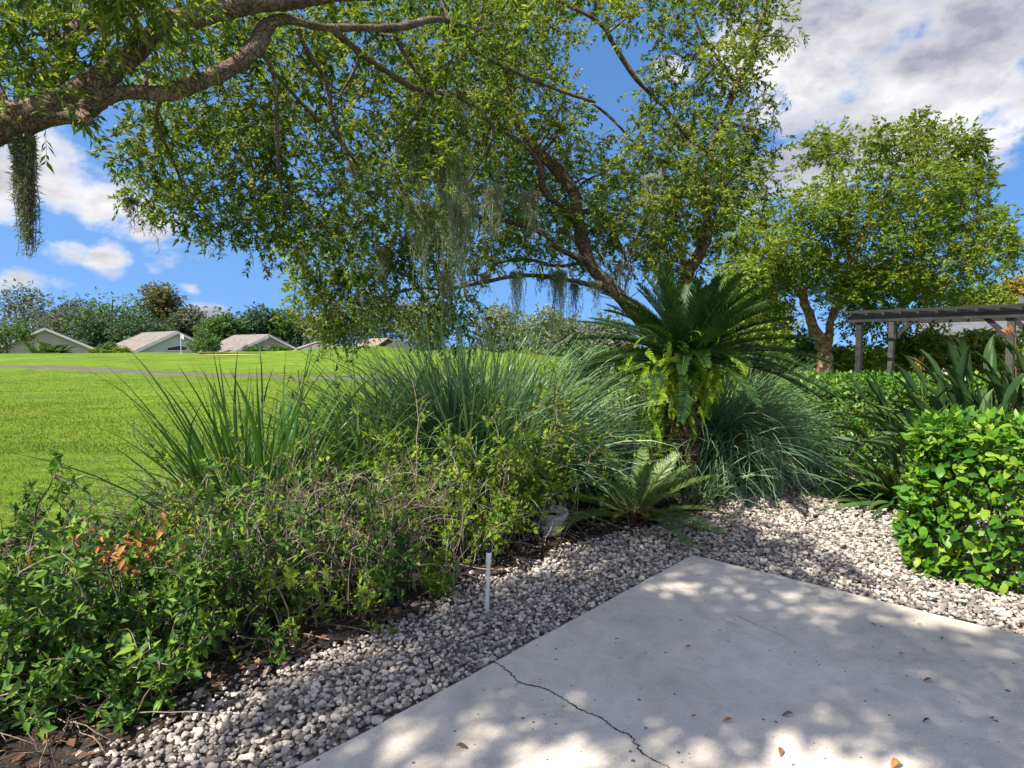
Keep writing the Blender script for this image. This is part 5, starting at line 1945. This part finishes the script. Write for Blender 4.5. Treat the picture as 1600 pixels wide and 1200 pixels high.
def bird_of_paradise():
    rng = np.random.default_rng(111)
    b = np.array([W(1500, 600, 5.9)[0], 5.9, 0.0])
    root = thing('bird_of_paradise', 'dark leaved bird of paradise plant with an orange flower behind hedge', 'plant', b)
    ms = [bop_leaf(k, .84 + .09 * ((k * 5) % 6), .40 + .05 * (k % 3), .085 + .015 * (k % 2), 1.5 - .11 * k, .2 + .14 * k) for k in range(6)]
    for i in range(190):
        o = bpy.data.objects.new('leaf', ms[i % 6])
        COL.objects.link(o)
        o.parent = root
        a = rng.uniform(0, 2 * np.pi)
        r = math.sqrt(rng.random())
        o.location = (rng.uniform(-.3, 1.0), rng.uniform(-.35, .5), 0)
        s = rng.uniform(.62, .9) + .2 * (o.location[0] + .3) / 1.3
        o.scale = (s, s, s)
        o.rotation_euler = (rng.normal() * .2, rng.normal() * .12, a if rng.random() > .6 else rng.normal(math.pi, .5))
    # flowers: beak bract and upright orange sepals
    for (px, py, Y, tilt, s) in ((1585, 524, 5.9, 0, .55),):
        p = W(px, py, Y)
        st = crom([[p[0] + .12, p[1] + .05, 0], [p[0] + .06, p[1], p[2] * .5], [p[0] + .01, p[1], p[2]]], 10)
        fl = MB().tubes(st, np.linspace(.009, .006, 10), 6).build('flower', M['bract'], root)
        L = .19 * s
        k = np.linspace(0, 1, 7)
        beak = np.column_stack([p[0] - k * L, 0 * k + p[1], p[2] + .03 * np.sin(k * 3) + k * .035])
        MB().tubes(beak, .019 * s * (1 - k ** 1.6) + .0015, 7).build('bract', M['bract'], fl)
        for j, (dx, dz) in enumerate(((-.10, .12), (-.05, .16), (.0, .17), (-.14, .08))):
            d = nrm(np.array([dx, rng.normal() * .03, dz]))
            MB().leaves(LANCE, [p + np.array([-.03, 0, .015])], [d], [np.array([0, -1., .2])], .17 * s, .04).build('sepal', M['orange'], fl)
    return root


bird_of_paradise()
# spent reddish bloom spike behind
sb = W(1437, 600, 7.0)
spent = thing('spent_bloom', 'withered rust brown bloom above the strap leaves', 'flower', (sb[0], 7.0, 0))
top = W(1438, 566, 7.0)
mb = MB().tubes(crom([[sb[0] + .1, 7.05, 0], [sb[0] + .05, 7.0, top[2] * .6], top], 8), np.linspace(.009, .006, 8), 6)
mb.build('stalk', M['stem_green'], spent)
_r = _r
rr_ = np.random.default_rng(9)
d = nrm(unit(rr_, 16) * np.array([1, 1, .7]) + np.array([-.2, 0, -.25]))
MB().leaves(LANCE, np.tile(top, (16, 1)), d, unit(rr_, 16), .12, .02).build('petals', M['leaf_dead'], spent, kind='stuff')


# ------------------------------ strap-leaved plant in front of the back hedge
def strap_plant():
    rng = np.random.default_rng(121)
    b = np.array([W(1415, 600, 6.0)[0], 6.0, 0.0])
    root = thing('strap_leaf_plant', 'arching strap leaved plant drooping over the gravel beside hedge', 'plant', b)
    specs = [dict(n=46, spread=.16, h=.8, w=.055, lean=1.0, droop=1.25, az=math.pi, fan=.75),
             dict(n=26, spread=.2, h=.75, w=.05, lean=.85, droop=.9, az=math.pi, fan=1.2),
             dict(n=36, spread=.2, h=.9, w=.058, lean=1.15, droop=1.2, az=math.pi + .5, fan=.6)]
    for s in specs:
        P, Wd, S = blades(rng, b, seg=11, **s)
        for i in range(len(P)):
            MB().ribbons(P[i:i + 1], Wd[i:i + 1], S[i:i + 1]).build('leaf', M['leaf_strap'], root)
    return root


strap_plant()


# ------------------------------ loose shrubs of the wild bed
def shrub(name, label, base, h, spread, nst, nbr, whorl, L0, ratio, mat, seed, nparts=0, stem_r=.006, arch=.35, stem_mat='twig', lo=.25, tmpl=OVALS, droop=.0, az=None, fan=None, bare=0):
    """arching stems, side shoots, leaf whorls along and at the tips of the shoots"""
    rng = np.random.default_rng(seed)
    base = np.asarray(base, float)
    root = thing(name, label, 'shrub', base)
    if name == 'leafy_shrub':
        nst, nbr = int(nst * 1.25), int(nbr * 1.3)
    a = rng.uniform(0, 2 * np.pi, nst) if az is None else rng.normal(az, fan, nst)
    ht = h * np.clip(rng.lognormal(-.32, .42, nst), .25, 1.75)
    sp = spread * rng.uniform(.15, 1.15, nst)
    n = 8
    t = np.linspace(0, 1, n)
    st = base + np.column_stack([rng.normal(size=nst) * .06, rng.normal(size=nst) * .06, np.full(nst, -.02)])
    P = np.zeros((nst, n, 3))
    P[..., 0] = st[:, :1] + np.cos(a)[:, None] * sp[:, None] * t ** 1.3
    P[..., 1] = st[:, 1:2] + np.sin(a)[:, None] * sp[:, None] * t ** 1.3
    P[..., 2] = st[:, 2:] + ht[:, None] * (t * (1 + arch) - arch * t ** 2.4)
    P[:, 1:] += rng.normal(size=(nst, n - 1, 3)) * .012
    mb = MB().tubes(P, np.broadcast_to(np.linspace(stem_r, stem_r * .4, n), (nst, n)), 5, False)
    # shoots
    m = nst * nbr
    si = np.repeat(np.arange(nst), nbr)
    ts = rng.uniform(lo, 1.0, m)
    f = ts * (n - 1)
    i0 = np.minimum(f.astype(int), n - 2)
    b = P[si, i0] + (P[si, i0 + 1] - P[si, i0]) * (f - i0)[:, None]
    d = nrm(nrm(P[si, i0 + 1] - P[si, i0]) * .5 + rng.normal(size=(m, 3)) * .6 + np.array([0, 0, .35 - droop]))
    sl = h * rng.uniform(.10, .28, m)
    q = np.linspace(0, 1, 4)
    SP = b[:, None] + d[:, None] * (sl[:, None] * q)[..., None]
    SP[..., 2] -= sl[:, None] * q ** 2 * .12
    SP[..., 2] = np.maximum(SP[..., 2], .01)
    mb.tubes(SP, np.broadcast_to(np.linspace(stem_r * .5, stem_r * .25, 4), (m, 4)), 4, False)
    mb.build('stems', M[stem_mat], root, kind='stuff')
    if bare:
        kb = rng.random(m) > bare
        b, d, sl, SP = b[kb], d[kb], sl[kb], SP[kb]
        m = len(b)
    k = whorl
    tq = np.clip(1 - np.abs(rng.normal(size=(m, k))) * .38, .05, 1)
    pos = b[:, None] + d[:, None] * (sl[:, None] * tq)[..., None]
    pos[..., 2] = np.maximum(pos[..., 2] - sl[:, None] * tq ** 2 * .12, .012)
    ld = nrm(d[:, None] * .45 + rng.normal(size=(m, k, 3)) * .68 + np.array([0, 0, .1 - droop]))
    nn = nrm(np.array([0, -.12, 1.]) + rng.normal(size=(m, k, 3)) * .45)
    L = L0 * rng.uniform(.55, 1.25, m * k)
    plant_leaves(root, pos.reshape(-1, 3), ld.reshape(-1, 3), nn.reshape(-1, 3), L, L * ratio * rng.uniform(.85, 1.15, m * k), mat, nparts, tmpl)
    return root


LN = [LANCE, oval(.05, .12, (0, .3, .5, .42, .2, 0))]
gp = lambda px, py: G(px, py)
shrub('leafy_shrub', 'bushy green shrub with whorled leaves at the bottom left', gp(150, 1085), .52, .42, 16, 9, 9, .062, .42, M['leaf_shrub'], 131, 240, tmpl=LN, lo=.04, arch=.7, droop=.15)
shrub('leafy_shrub', 'light green shrub at the left edge of the bed', gp(20, 1010), .58, .5, 18, 9, 9, .06, .42, M['leaf_shrub'], 132, 160, tmpl=LN, lo=.04, arch=.7, droop=.15)
shrub('leafy_shrub', 'sprawling green shrub behind the bottom left bush', gp(215, 985), .5, .5, 18, 9, 9, .058, .42, M['leaf_shrub'], 133, 160, tmpl=LN)
shrub('leafy_shrub', 'yellowish green shoots leaning over the gravel at lower left', gp(345, 1010), .46, .4, 11, 6, 8, .055, .42, M['leaf_lime'], 134, 120, tmpl=LN, lo=.04, arch=.7, droop=.15, bare=.2)
shrub('leafy_shrub', 'dark leafed low shrub by the lawn at the left edge', gp(30, 900), .42, .5, 15, 9, 9, .055, .42, M['leaf_shrub'], 135, 60, tmpl=LN)
shrub('leafy_shrub', 'green shrub right of the dead orange leaves', gp(300, 935), .42, .5, 15, 8, 8, .052, .42, M['leaf_shrub'], 136, 80, tmpl=LN)
shrub('leafy_shrub', 'sparse yellow green shrub among bare twigs mid bed', gp(520, 920), .82, .5, 14, 8, 7, .045, .4, M['leaf_lime'], 137, 120, tmpl=LN, bare=.15)
shrub('leafy_shrub', 'thin lime sprigs in the twig tangle below the upright blades', gp(430, 890), .72, .55, 15, 8, 7, .042, .4, M['leaf_lime'], 138, 80, tmpl=LN, bare=.2)
shrub('leafy_shrub', 'rounded lime green shrub with oval leaves before the fountain grass', gp(770, 850), .85, .62, 24, 12, 10, .048, .55, M['leaf_lime'], 139, 240, arch=.5)
shrub('leafy_shrub', 'lime shrub end hanging over the pale pot', gp(865, 828), .9, .4, 12, 10, 9, .045, .52, M['leaf_lime'], 140, 120, arch=.6)
shrub('leafy_shrub', 'small lime shrub behind the white riser pipe', gp(655, 880), .75, .5, 14, 9, 8, .045, .5, M['leaf_lime'], 141, 100, bare=.2)
shrub('leafy_shrub', 'green sprigs poking through the grass left of centre', gp(560, 800), .9, .5, 14, 9, 8, .05, .42, M['leaf_shrub'], 142, 60, tmpl=LN, bare=.25)
shrub('leafy_shrub', 'slim shoots rising between the two left grasses', gp(495, 800), 1.0, .3, 7, 7, 7, .05, .42, M['leaf_shrub'], 143, 60, tmpl=LN, bare=.25)
shrub('leafy_shrub', 'lime weedy shrub at the foot of the upright blades', gp(395, 850), .6, .5, 15, 8, 7, .045, .42, M['leaf_lime'], 144, 60, tmpl=LN, bare=.12)
shrub('leafy_shrub', 'low sprig with bright leaves on the gravel edge', gp(560, 965), .34, .2, 6, 5, 7, .05, .42, M['leaf_lime'], 145, 60, tmpl=LN)
shrub('leafy_shrub', 'low green shoots over the gravel edge below the bent stem', gp(275, 1060), .34, .32, 12, 8, 9, .055, .42, M['leaf_shrub'], 171, 120, tmpl=LN, lo=.04, arch=.7, droop=.15)
shrub('leafy_shrub', 'light green spray beside the lower left gravel', gp(215, 1110), .3, .26, 10, 7, 9, .055, .44, M['leaf_shrub'], 172, 120, tmpl=LN, lo=.04, arch=.7, droop=.15)
shrub('leafy_shrub', 'thin yellow green sprays in front of the twig tangle', gp(455, 985), .42, .35, 11, 7, 8, .045, .42, M['leaf_lime'], 173, 90, tmpl=LN, lo=.04, arch=.7, droop=.15, bare=.25)
shrub('leafy_shrub', 'pale weedy shrub between lawn and dead orange leaves', gp(160, 870), .36, .5, 14, 9, 8, .05, .4, M['leaf_lime'], 174, 60, tmpl=LN, bare=.2)
shrub('leafy_shrub', 'dense lime shrub at the foot of the small fountain grass', gp(620, 850), .7, .55, 18, 10, 9, .045, .5, M['leaf_lime'], 175, 100)
shrub('leafy_shrub', 'green shrub under the left side of the huge grass mound', gp(690, 800), .75, .55, 18, 10, 9, .045, .5, M['leaf_shrub'], 176, 60)
shrub('leafy_shrub', 'green bush filling the bed behind the lower left gravel', gp(345, 1000), .52, .42, 18, 9, 10, .05, .42, M['leaf_shrub'], 177, 100, tmpl=LN, lo=.04, arch=.7, droop=.15)
shrub('leafy_shrub', 'low leafy bush between twig tangle and white riser', gp(590, 935), .5, .42, 18, 9, 9, .045, .42, M['leaf_shrub'], 178, 80, tmpl=LN, lo=.04, arch=.7, droop=.15)
shrub('leafy_shrub', 'leafy bush in front of the twig tangle', gp(430, 955), .55, .45, 18, 9, 10, .045, .42, M['leaf_shrub'], 179, 80, tmpl=LN, lo=.04, arch=.7, droop=.15)
shrub('leafy_shrub', 'weedy bush below the pale bladed clump', gp(290, 900), .5, .45, 18, 9, 10, .045, .42, M['leaf_lime'], 180, 60, tmpl=LN)
shrub('leafy_shrub', 'small bush beside the riser under the lime shrub', gp(725, 880), .5, .4, 16, 9, 9, .042, .5, M['leaf_lime'], 181, 80)
shrub('leafy_shrub', 'low bush at the very bottom left corner', gp(20, 1120), .4, .36, 16, 9, 10, .055, .42, M['leaf_shrub'], 182, 100, tmpl=LN, lo=.04, arch=.7, droop=.15)
shrub('leafy_shrub', 'dark green mass below the huge grass mound', gp(800, 790), .7, .6, 20, 10, 10, .045, .5, M['leaf_shrub'], 184, 60)
shrub('leafy_shrub', 'dark leafy mass left of the small palm', gp(925, 800), .55, .42, 16, 10, 10, .042, .5, M['leaf_shrub'], 185, 60)
shrub('seedling', 'upright feathery green seedling left of the white riser', gp(686, 930), .36, .1, 7, 10, 12, .05, .12, M['leaf_fern'], 146, 0, .003, lo=.1, tmpl=[LANCE])
shrub('seedling', 'tiny bright sprout at the gravel edge near the crack', gp(612, 985), .08, .07, 4, 3, 5, .03, .5, M['leaf_lime'], 147, 20, .002)
shrub('vine_shrub', 'leafy vine climbing the foot of the big palm', np.array([cb[0] - .28, 6.0, 0]), .95, .34, 14, 10, 9, .05, .45, M['leaf_fern'], 148, 100, tmpl=LN)


def tangle(name, label, base, n, h, spread, seed, mat='twig_dry', r=.003, az=None, fan=1.2):
    """arching bare stems crossing each other"""
    rng = np.random.default_rng(seed)
    base = np.asarray(base, float)
    root = thing(name, label, 'brush', base)
    a = rng.uniform(0, 2 * np.pi, n) if az is None else rng.normal(az, fan, n)
    st = base + np.column_stack([rng.normal(size=n) * spread * .45, rng.normal(size=n) * spread * .3, np.full(n, -.01)])
    ht = h * rng.uniform(.3, 1.1, n)
    sp = spread * rng.uniform(.15, 1.1, n)
    m = 9
    t = np.linspace(0, 1, m)
    P = np.zeros((n, m, 3))
    P[..., 0] = st[:, :1] + np.cos(a)[:, None] * sp[:, None] * t ** 1.4
    P[..., 1] = st[:, 1:2] + np.sin(a)[:, None] * sp[:, None] * t ** 1.4
    P[..., 2] = st[:, 2:] + ht[:, None] * (1.7 * t - .9 * t ** 2.3)
    P[:, 1:] += np.cumsum(rng.normal(size=(n, m - 1, 3)) * .011, 1)
    P[..., 2] = np.maximum(P[..., 2], .008)
    rr = r * rng.uniform(.5, 1.5, (n, 1)) * np.linspace(1, .35, m)[None]
    mb = MB().tubes(P, rr, 4, False)
    k = n * 3
    si = rng.integers(0, n, k)
    i0 = rng.integers(2, m - 1, k)
    b = P[si, i0]
    d = nrm(nrm(P[si, i0] - P[si, i0 - 1]) + rng.normal(size=(k, 3)) * .6)
    ln = h * rng.uniform(.08, .35, k)
    q = np.linspace(0, 1, 4)
    S = b[:, None] + d[:, None] * (ln[:, None] * q)[..., None] + rng.normal(size=(k, 4, 3)) * .006
    S[:, 0] = b
    S[..., 2] = np.maximum(S[..., 2], .006)
    mb.tubes(S, np.broadcast_to(np.linspace(r * .5, r * .22, 4), (k, 4)), 3, False)
    mb.build('stems', M[mat], root, kind='stuff')
    return root


tangle('twig_brush', 'tangle of bare arching grey stems in the middle of the bed', gp(470, 925), 110, .85, .65, 151)
tangle('twig_brush', 'bare twigs fanning above the shrubs before the lawn', gp(170, 930), 90, .72, .8, 152, 'twig')
tangle('twig_brush', 'dry brown stems behind the white riser pipe', gp(665, 885), 70, .7, .45, 153)
tangle('twig_brush', 'dark twigs lying under the bottom left bush', gp(60, 1110), 60, .22, .6, 154, 'twig')
tangle('twig_brush', 'thin stems rising beside the upright blades', gp(350, 880), 60, .9, .6, 155)
tangle('twig_brush', 'grey twigs below the lime green shrub', gp(790, 850), 60, .5, .5, 156)
tangle('twig_brush', 'wiry stems arching out above the lime sprigs', gp(560, 920), 70, .8, .6, 158)
tangle('twig_brush', 'loose stems reaching left over the lawn edge', gp(250, 870), 50, .8, .7, 157, 'twig')


def long_stem(label, pix, r):
    pts = np.array([W(a, b, Y) for a, b, Y in pix])
    mb = MB().tubes(crom(pts, 24), np.linspace(r, r * .5, 24), 6)
    o = mb.build('dry_stick', M['twig_dry'])
    tag(o, label, 'stick')


long_stem('long pale bent stem arching over the lower left shrubs', [(150, 1080, 2.9), (240, 1030, 2.95), (330, 975, 3.05), (395, 945, 3.15), (460, 930, 3.3), (520, 985, 3.35), (545, 1010, 3.2)], .007)
long_stem('pale stick lying from the lime shrub onto the gravel', [(752, 868, 4.5), (800, 880, 4.4), (850, 886, 4.33)], .008)
long_stem('dark stem slanting up beside the upright blades at left', [(330, 800, 4.4), (270, 740, 4.5), (215, 690, 4.6), (209, 655, 4.6)], .005)


# dead orange-brown spray
def dead_spray():
    rng = np.random.default_rng(161)
    c = W(188, 858, 2.95)
    root = thing('dead_spray', 'spray of dead orange brown leaves on top of the shrubs', 'dead branch', (c[0], c[1], 0))
    k = 5
    mb = MB()
    for i in range(k):
        e = c + rng.normal(size=3) * np.array([.14, .1, .03])
        mb.tubes(crom([[c[0] + rng.normal() * .05, c[1] + rng.normal() * .05, 0], (c + e) / 2 * np.array([1, 1, .7]), e], 8), np.linspace(.006, .003, 8), 5, False)
    mb.build('stems', M['twig'], root, kind='stuff')
    n = 110
    P = c + rng.normal(size=(n, 3)) * np.array([.13, .1, .045])
    D = nrm(rng.normal(size=(n, 3)) * np.array([1, 1, .5]) + np.array([0, 0, -.25]))
    N = nrm(rng.normal(size=(n, 3)) * .5 + np.array([0, -.4, .8]))
    L = rng.uniform(.035, .062, n)
    plant_leaves(root, P, D, N, L, L * .42, M['leaf_dead'], n, [oval(.3, .2), oval(.4, .1), LANCE])


dead_spray()

# dry seed head and moss tuft on the twigs
rng_m = np.random.default_rng(171)


def moss(label, top, length, width, strands, seed, mat='moss', dense=24, beard=False):
    strands = int(strands * 1.5)
    rng = np.random.default_rng(seed)
    root_loc = np.asarray(top)
    n = strands
    m = 10
    t = np.linspace(0, 1, m)
    L = length * np.clip(rng.exponential(.42, n), .08, 1.15)
    if beard:
        L = length * rng.uniform(.3, 1.05, n)
    a = rng.uniform(0, 2 * np.pi, n)
    r = width * np.sqrt(rng.random(n))
    st = root_loc + np.column_stack([np.cos(a) * r, np.sin(a) * r * .7, rng.uniform(-.05, .02, n) * length])
    # strands gather towards the tip
    P = np.zeros((n, m, 3))
    wob = np.cumsum(rng.normal(size=(n, m, 2)) * .016, 1)
    gather = 1 - (.85 if beard else .45) * t[None] ** 1.1
    if beard:
        wob *= .45
    P[..., 0] = root_loc[0] + (st[:, :1] - root_loc[0]) * gather + wob[..., 0]
    P[..., 1] = root_loc[1] + (st[:, 1:2] - root_loc[1]) * gather + wob[..., 1]
    P[..., 2] = st[:, 2:] - L[:, None] * t
    mb = MB().tubes(P, np.broadcast_to(np.linspace(.0038, .0016, m), (n, m)), 3, False)
    k = dense
    tt = rng.random((n, k))
    f = tt * (m - 1)
    i0 = np.minimum(f.astype(int), m - 2)
    ii = np.arange(n)[:, None]
    pos = P[ii, i0] + (P[ii, i0 + 1] - P[ii, i0]) * (f - i0)[..., None]
    d = nrm(rng.normal(size=(n, k, 3)) + np.array([0, 0, -.55]))
    mb.leaves(RH, pos.reshape(-1, 3), d.reshape(-1, 3), unit(rng, n * k), rng.uniform(.025, .065, n * k), .0052)
    o = mb.build('spanish_moss', M[mat])
    tag(o, label, 'moss', 'hanging moss in the trees')
    return o


moss('long dark beard of moss hanging from the limb at far left', W(36, 205, 4.12), .76, .06, 90, 181, 'moss_dark', 44, True)
MS = [('broad pale moss curtain at the centre of the canopy', (706, 235, 7.5), 1.5, .26, 150),
      ('pale moss curtain left of the broad centre one', (645, 200, 7.4), 1.0, .22, 110),
      ('pale moss beard under the centre curtain', (722, 320, 7.6), .95, .2, 100),
      ('moss beard low on the left of the centre curtain', (660, 320, 7.5), .9, .2, 90),
      ('moss tuft beside the broad centre curtain on its right', (770, 290, 8.2), .6, .14, 60),
      ('small moss tuft at the centre bottom over the lawn mound', (697, 430, 8.6), .6, .08, 50),
      ('short moss wisp at the left end of the low branch', (757, 428, 8.8), .28, .06, 26),
      ('moss wisp hanging from the low branch left of its middle', (808, 425, 8.9), .7, .10, 50),
      ('thinnest moss wisp hanging from the middle of the low branch', (848, 428, 8.9), .4, .04, 16),
      ('broad moss wisp near the trunk on the low branch', (873, 424, 9.0), .9, .13, 80),
      ('dark moss string longest on the low branch', (899, 440, 9.0), .85, .03, 26),
      ('moss wisp nearest the leaning trunk', (930, 440, 9.1), .45, .08, 30),
      ('grey moss puff high beside the second stem', (1018, 275, 9.2), .6, .12, 70),
      ('pale moss trailing on the right side of the second stem', (1168, 195, 9.5), .6, .06, 40),
      ('thin moss strings at the left fringe of the canopy', (208, 310, 6.2), .3, .05, 18),
      ('lone thin moss string below the left fringe', (243, 335, 6.2), .32, .02, 8),
      ('moss on the boughs above the huge fountain grass', (600, 390, 8.3), .6, .14, 60),
      ('moss tuft in the upper canopy left of the vertical stem', (735, 140, 7.8), .6, .12, 50),
      ('moss hanging among the leaves left of the pale curtains', (560, 250, 7.2), .55, .12, 50),
      ('moss veil right of centre below the leaning trunk top', (830, 300, 8.4), .6, .12, 50)]
for i, (lb, (px, py, Y), L, w, n) in enumerate(MS):
    moss(lb, W(px, py, Y), L, w, n, 190 + i, 'moss_dark' if 'dark' in lb or 'thin' in lb else 'moss')

# ================================================================== small things
# sprinkler riser


def riser():
    p = G(761, 950)
    tp = W(764, 858, p[1] + .01)
    root = thing('sprinkler_riser', 'white plastic sprinkler riser pipe standing in the gravel', 'pipe', (p[0], p[1], -.03))
    ax = nrm(tp - p)
    b = p - ax * .06
    def cyl(name, z0, z1, r, mat, par=root, r1=None):
        q = np.array([b + ax * z0, b + ax * (z0 + .002), b + ax * (z1 - .002), b + ax * z1])
        r1 = r1 or r
        return MB().tubes(q, np.array([r * .95, r, r1, r1 * .95]), 18).build(name, mat, par)
    H = np.linalg.norm(tp - p) + .06
    cyl('pipe', 0, H - .05, .0125, M['pvc'])
    cp = cyl('coupling', H - .075, H - .02, .0165, M['pvc'])
    cyl('coupling_rim', H - .079, H - .07, .0178, M['pvc'], cp)
    nz = cyl('nozzle', H - .02, H + .012, .013, M['black_plastic'])
    cyl('nozzle_cap', H + .012, H + .022, .0105, M['black_plastic'], nz, .007)


riser()


def pot():
    c = G(861, 838)
    c = np.array([c[0], c[1] + .05, .0])
    root = thing('plant_pot', 'pale tapered plant pot tilted under the lime shrub', 'pot', c)
    tilt = np.array([.10, -.12, 1.0])
    az = nrm(tilt)
    ax = nrm(np.cross(np.array([0, 1., 0]), az))
    ay = np.cross(az, ax)
    prof = [(.0, .0), (.075, .0), (.083, .01), (.108, .165), (.122, .168), (.124, .205), (.108, .205), (.10, .16), (.0, .155)]
    n = 28
    th = np.arange(n) * 2 * np.pi / n
    V = []
    for r, z in prof:
        for t in th:
            e = 2.6
            k = (abs(math.cos(t)) ** e + abs(math.sin(t)) ** e) ** (-1 / e)
            V.append(c + ax * r * k * math.cos(t) + ay * r * k * math.sin(t) + az * z + np.array([0, 0, .005]))
    idx = np.arange(len(prof) * n).reshape(len(prof), n)
    q = np.stack([idx[:-1], np.roll(idx[:-1], -1, 1), np.roll(idx[1:], -1, 1), idx[1:]], -1).reshape(-1, 4)
    MB().add(V, q=q).build('body', M['pot'], root, smooth=False)
    k = np.column_stack([np.cos(th), np.sin(th)]) * .1
    d = [c + az * .165] + [c + ax * a + ay * b_ + az * .163 for a, b_ in k]
    MB().add(d, t=[(0, 1 + i, 1 + (i + 1) % n) for i in range(n)]).build('potting_soil', M['soil'], root)


pot()

# fallen leaves on the slab
FL = [(712, 1165, .05, 'dry olive leaf on the patio left of the crack'), (1145, 1123, .045, 'brown leaf on the patio just right of the crack end'),
      (1240, 1115, .05, 'yellow brown leaf on the patio in the shadow edge'), (1407, 1190, .07, 'largest curled brown leaf at the bottom of the patio'),
      (1220, 1168, .045, 'thin brown leaf in the sunlit patch at the bottom'), (1457, 1061, .045, 'dark curled leaf in the shaded right of the patio'),
      (1550, 1123, .04, 'slim tan leaf near the right edge of the patio'), (1080, 1010, .035, 'small reddish leaf near the far patio corner'),
      (1360, 974, .03, 'tiny tan leaf near the right patio edge'), (1432, 974, .03, 'tiny leaf beside the hedge side of the patio'),
      (1453, 1124, .03, 'small yellow leaf on the right of the patio'), (1088, 1118, .025, 'tiny brown speck leaf beside the crack'),
      (1472, 998, .04, 'dark slim leaf close to the right gravel'), (1404, 1021, .035, 'dark sliver of leaf in the middle right shade')]
r_ = np.random.default_rng(201)
_lm = [tmpl_mesh('fallen_leaf', oval(c, f, (0, .3, .5, .42, .2, 0)), M['leaf_dead'] if k % 2 else M['leaf_litter']) for k, (c, f) in enumerate(((.3, .18), (.2, .12), (.45, .2), (.1, .25)))]
for k, (px, py, L, lb) in enumerate(FL):
    p = G(px, py, .012)
    a = r_.uniform(0, 2 * np.pi)
    o = bpy.data.objects.new('fallen_leaf', _lm[k % 4])
    COL.objects.link(o)
    d = np.array([math.cos(a), math.sin(a), .08])
    s = nrm(np.cross(d, [0, 0, 1]))
    nn = np.cross(s, nrm(d))
    d = nrm(d)
    Wd = L * .4
    o.matrix_world = Matrix(((s[0] * Wd, d[0] * L, nn[0] * L, p[0]), (s[1] * Wd, d[1] * L, nn[1] * L, p[1]), (s[2] * Wd, d[2] * L, nn[2] * L, p[2]), (0, 0, 0, 1)))
    tag(o, lb, 'leaf', 'leaves fallen on the patio')

# broad palm shrub before the first bungalow
pp = W(78, 553, 76)
pz = float(terrain(pp[0], 76)) - .3
ps = thing('palm_shrub', 'spreading green palm shrub before the far left bungalow', 'palm', (pp[0], 76, pz))
_pm = [frond_mesh('frond', 2.4, 22, .75, .10, e, .9, M['far_green'], 960 + k) for k, e in enumerate((1.3, 1.0, .7, .4))]
r_ = np.random.default_rng(5)
for i in range(46):
    o = bpy.data.objects.new('frond', _pm[i % 4])
    COL.objects.link(o)
    o.parent = ps
    o.location = (r_.uniform(-1.7, 1.7), r_.uniform(-.6, .6), r_.uniform(.1, .6))
    k_ = r_.uniform(.7, 1.1)
    o.scale = (k_, k_, k_)
    o.rotation_euler = (0, 0, i * 2.4)
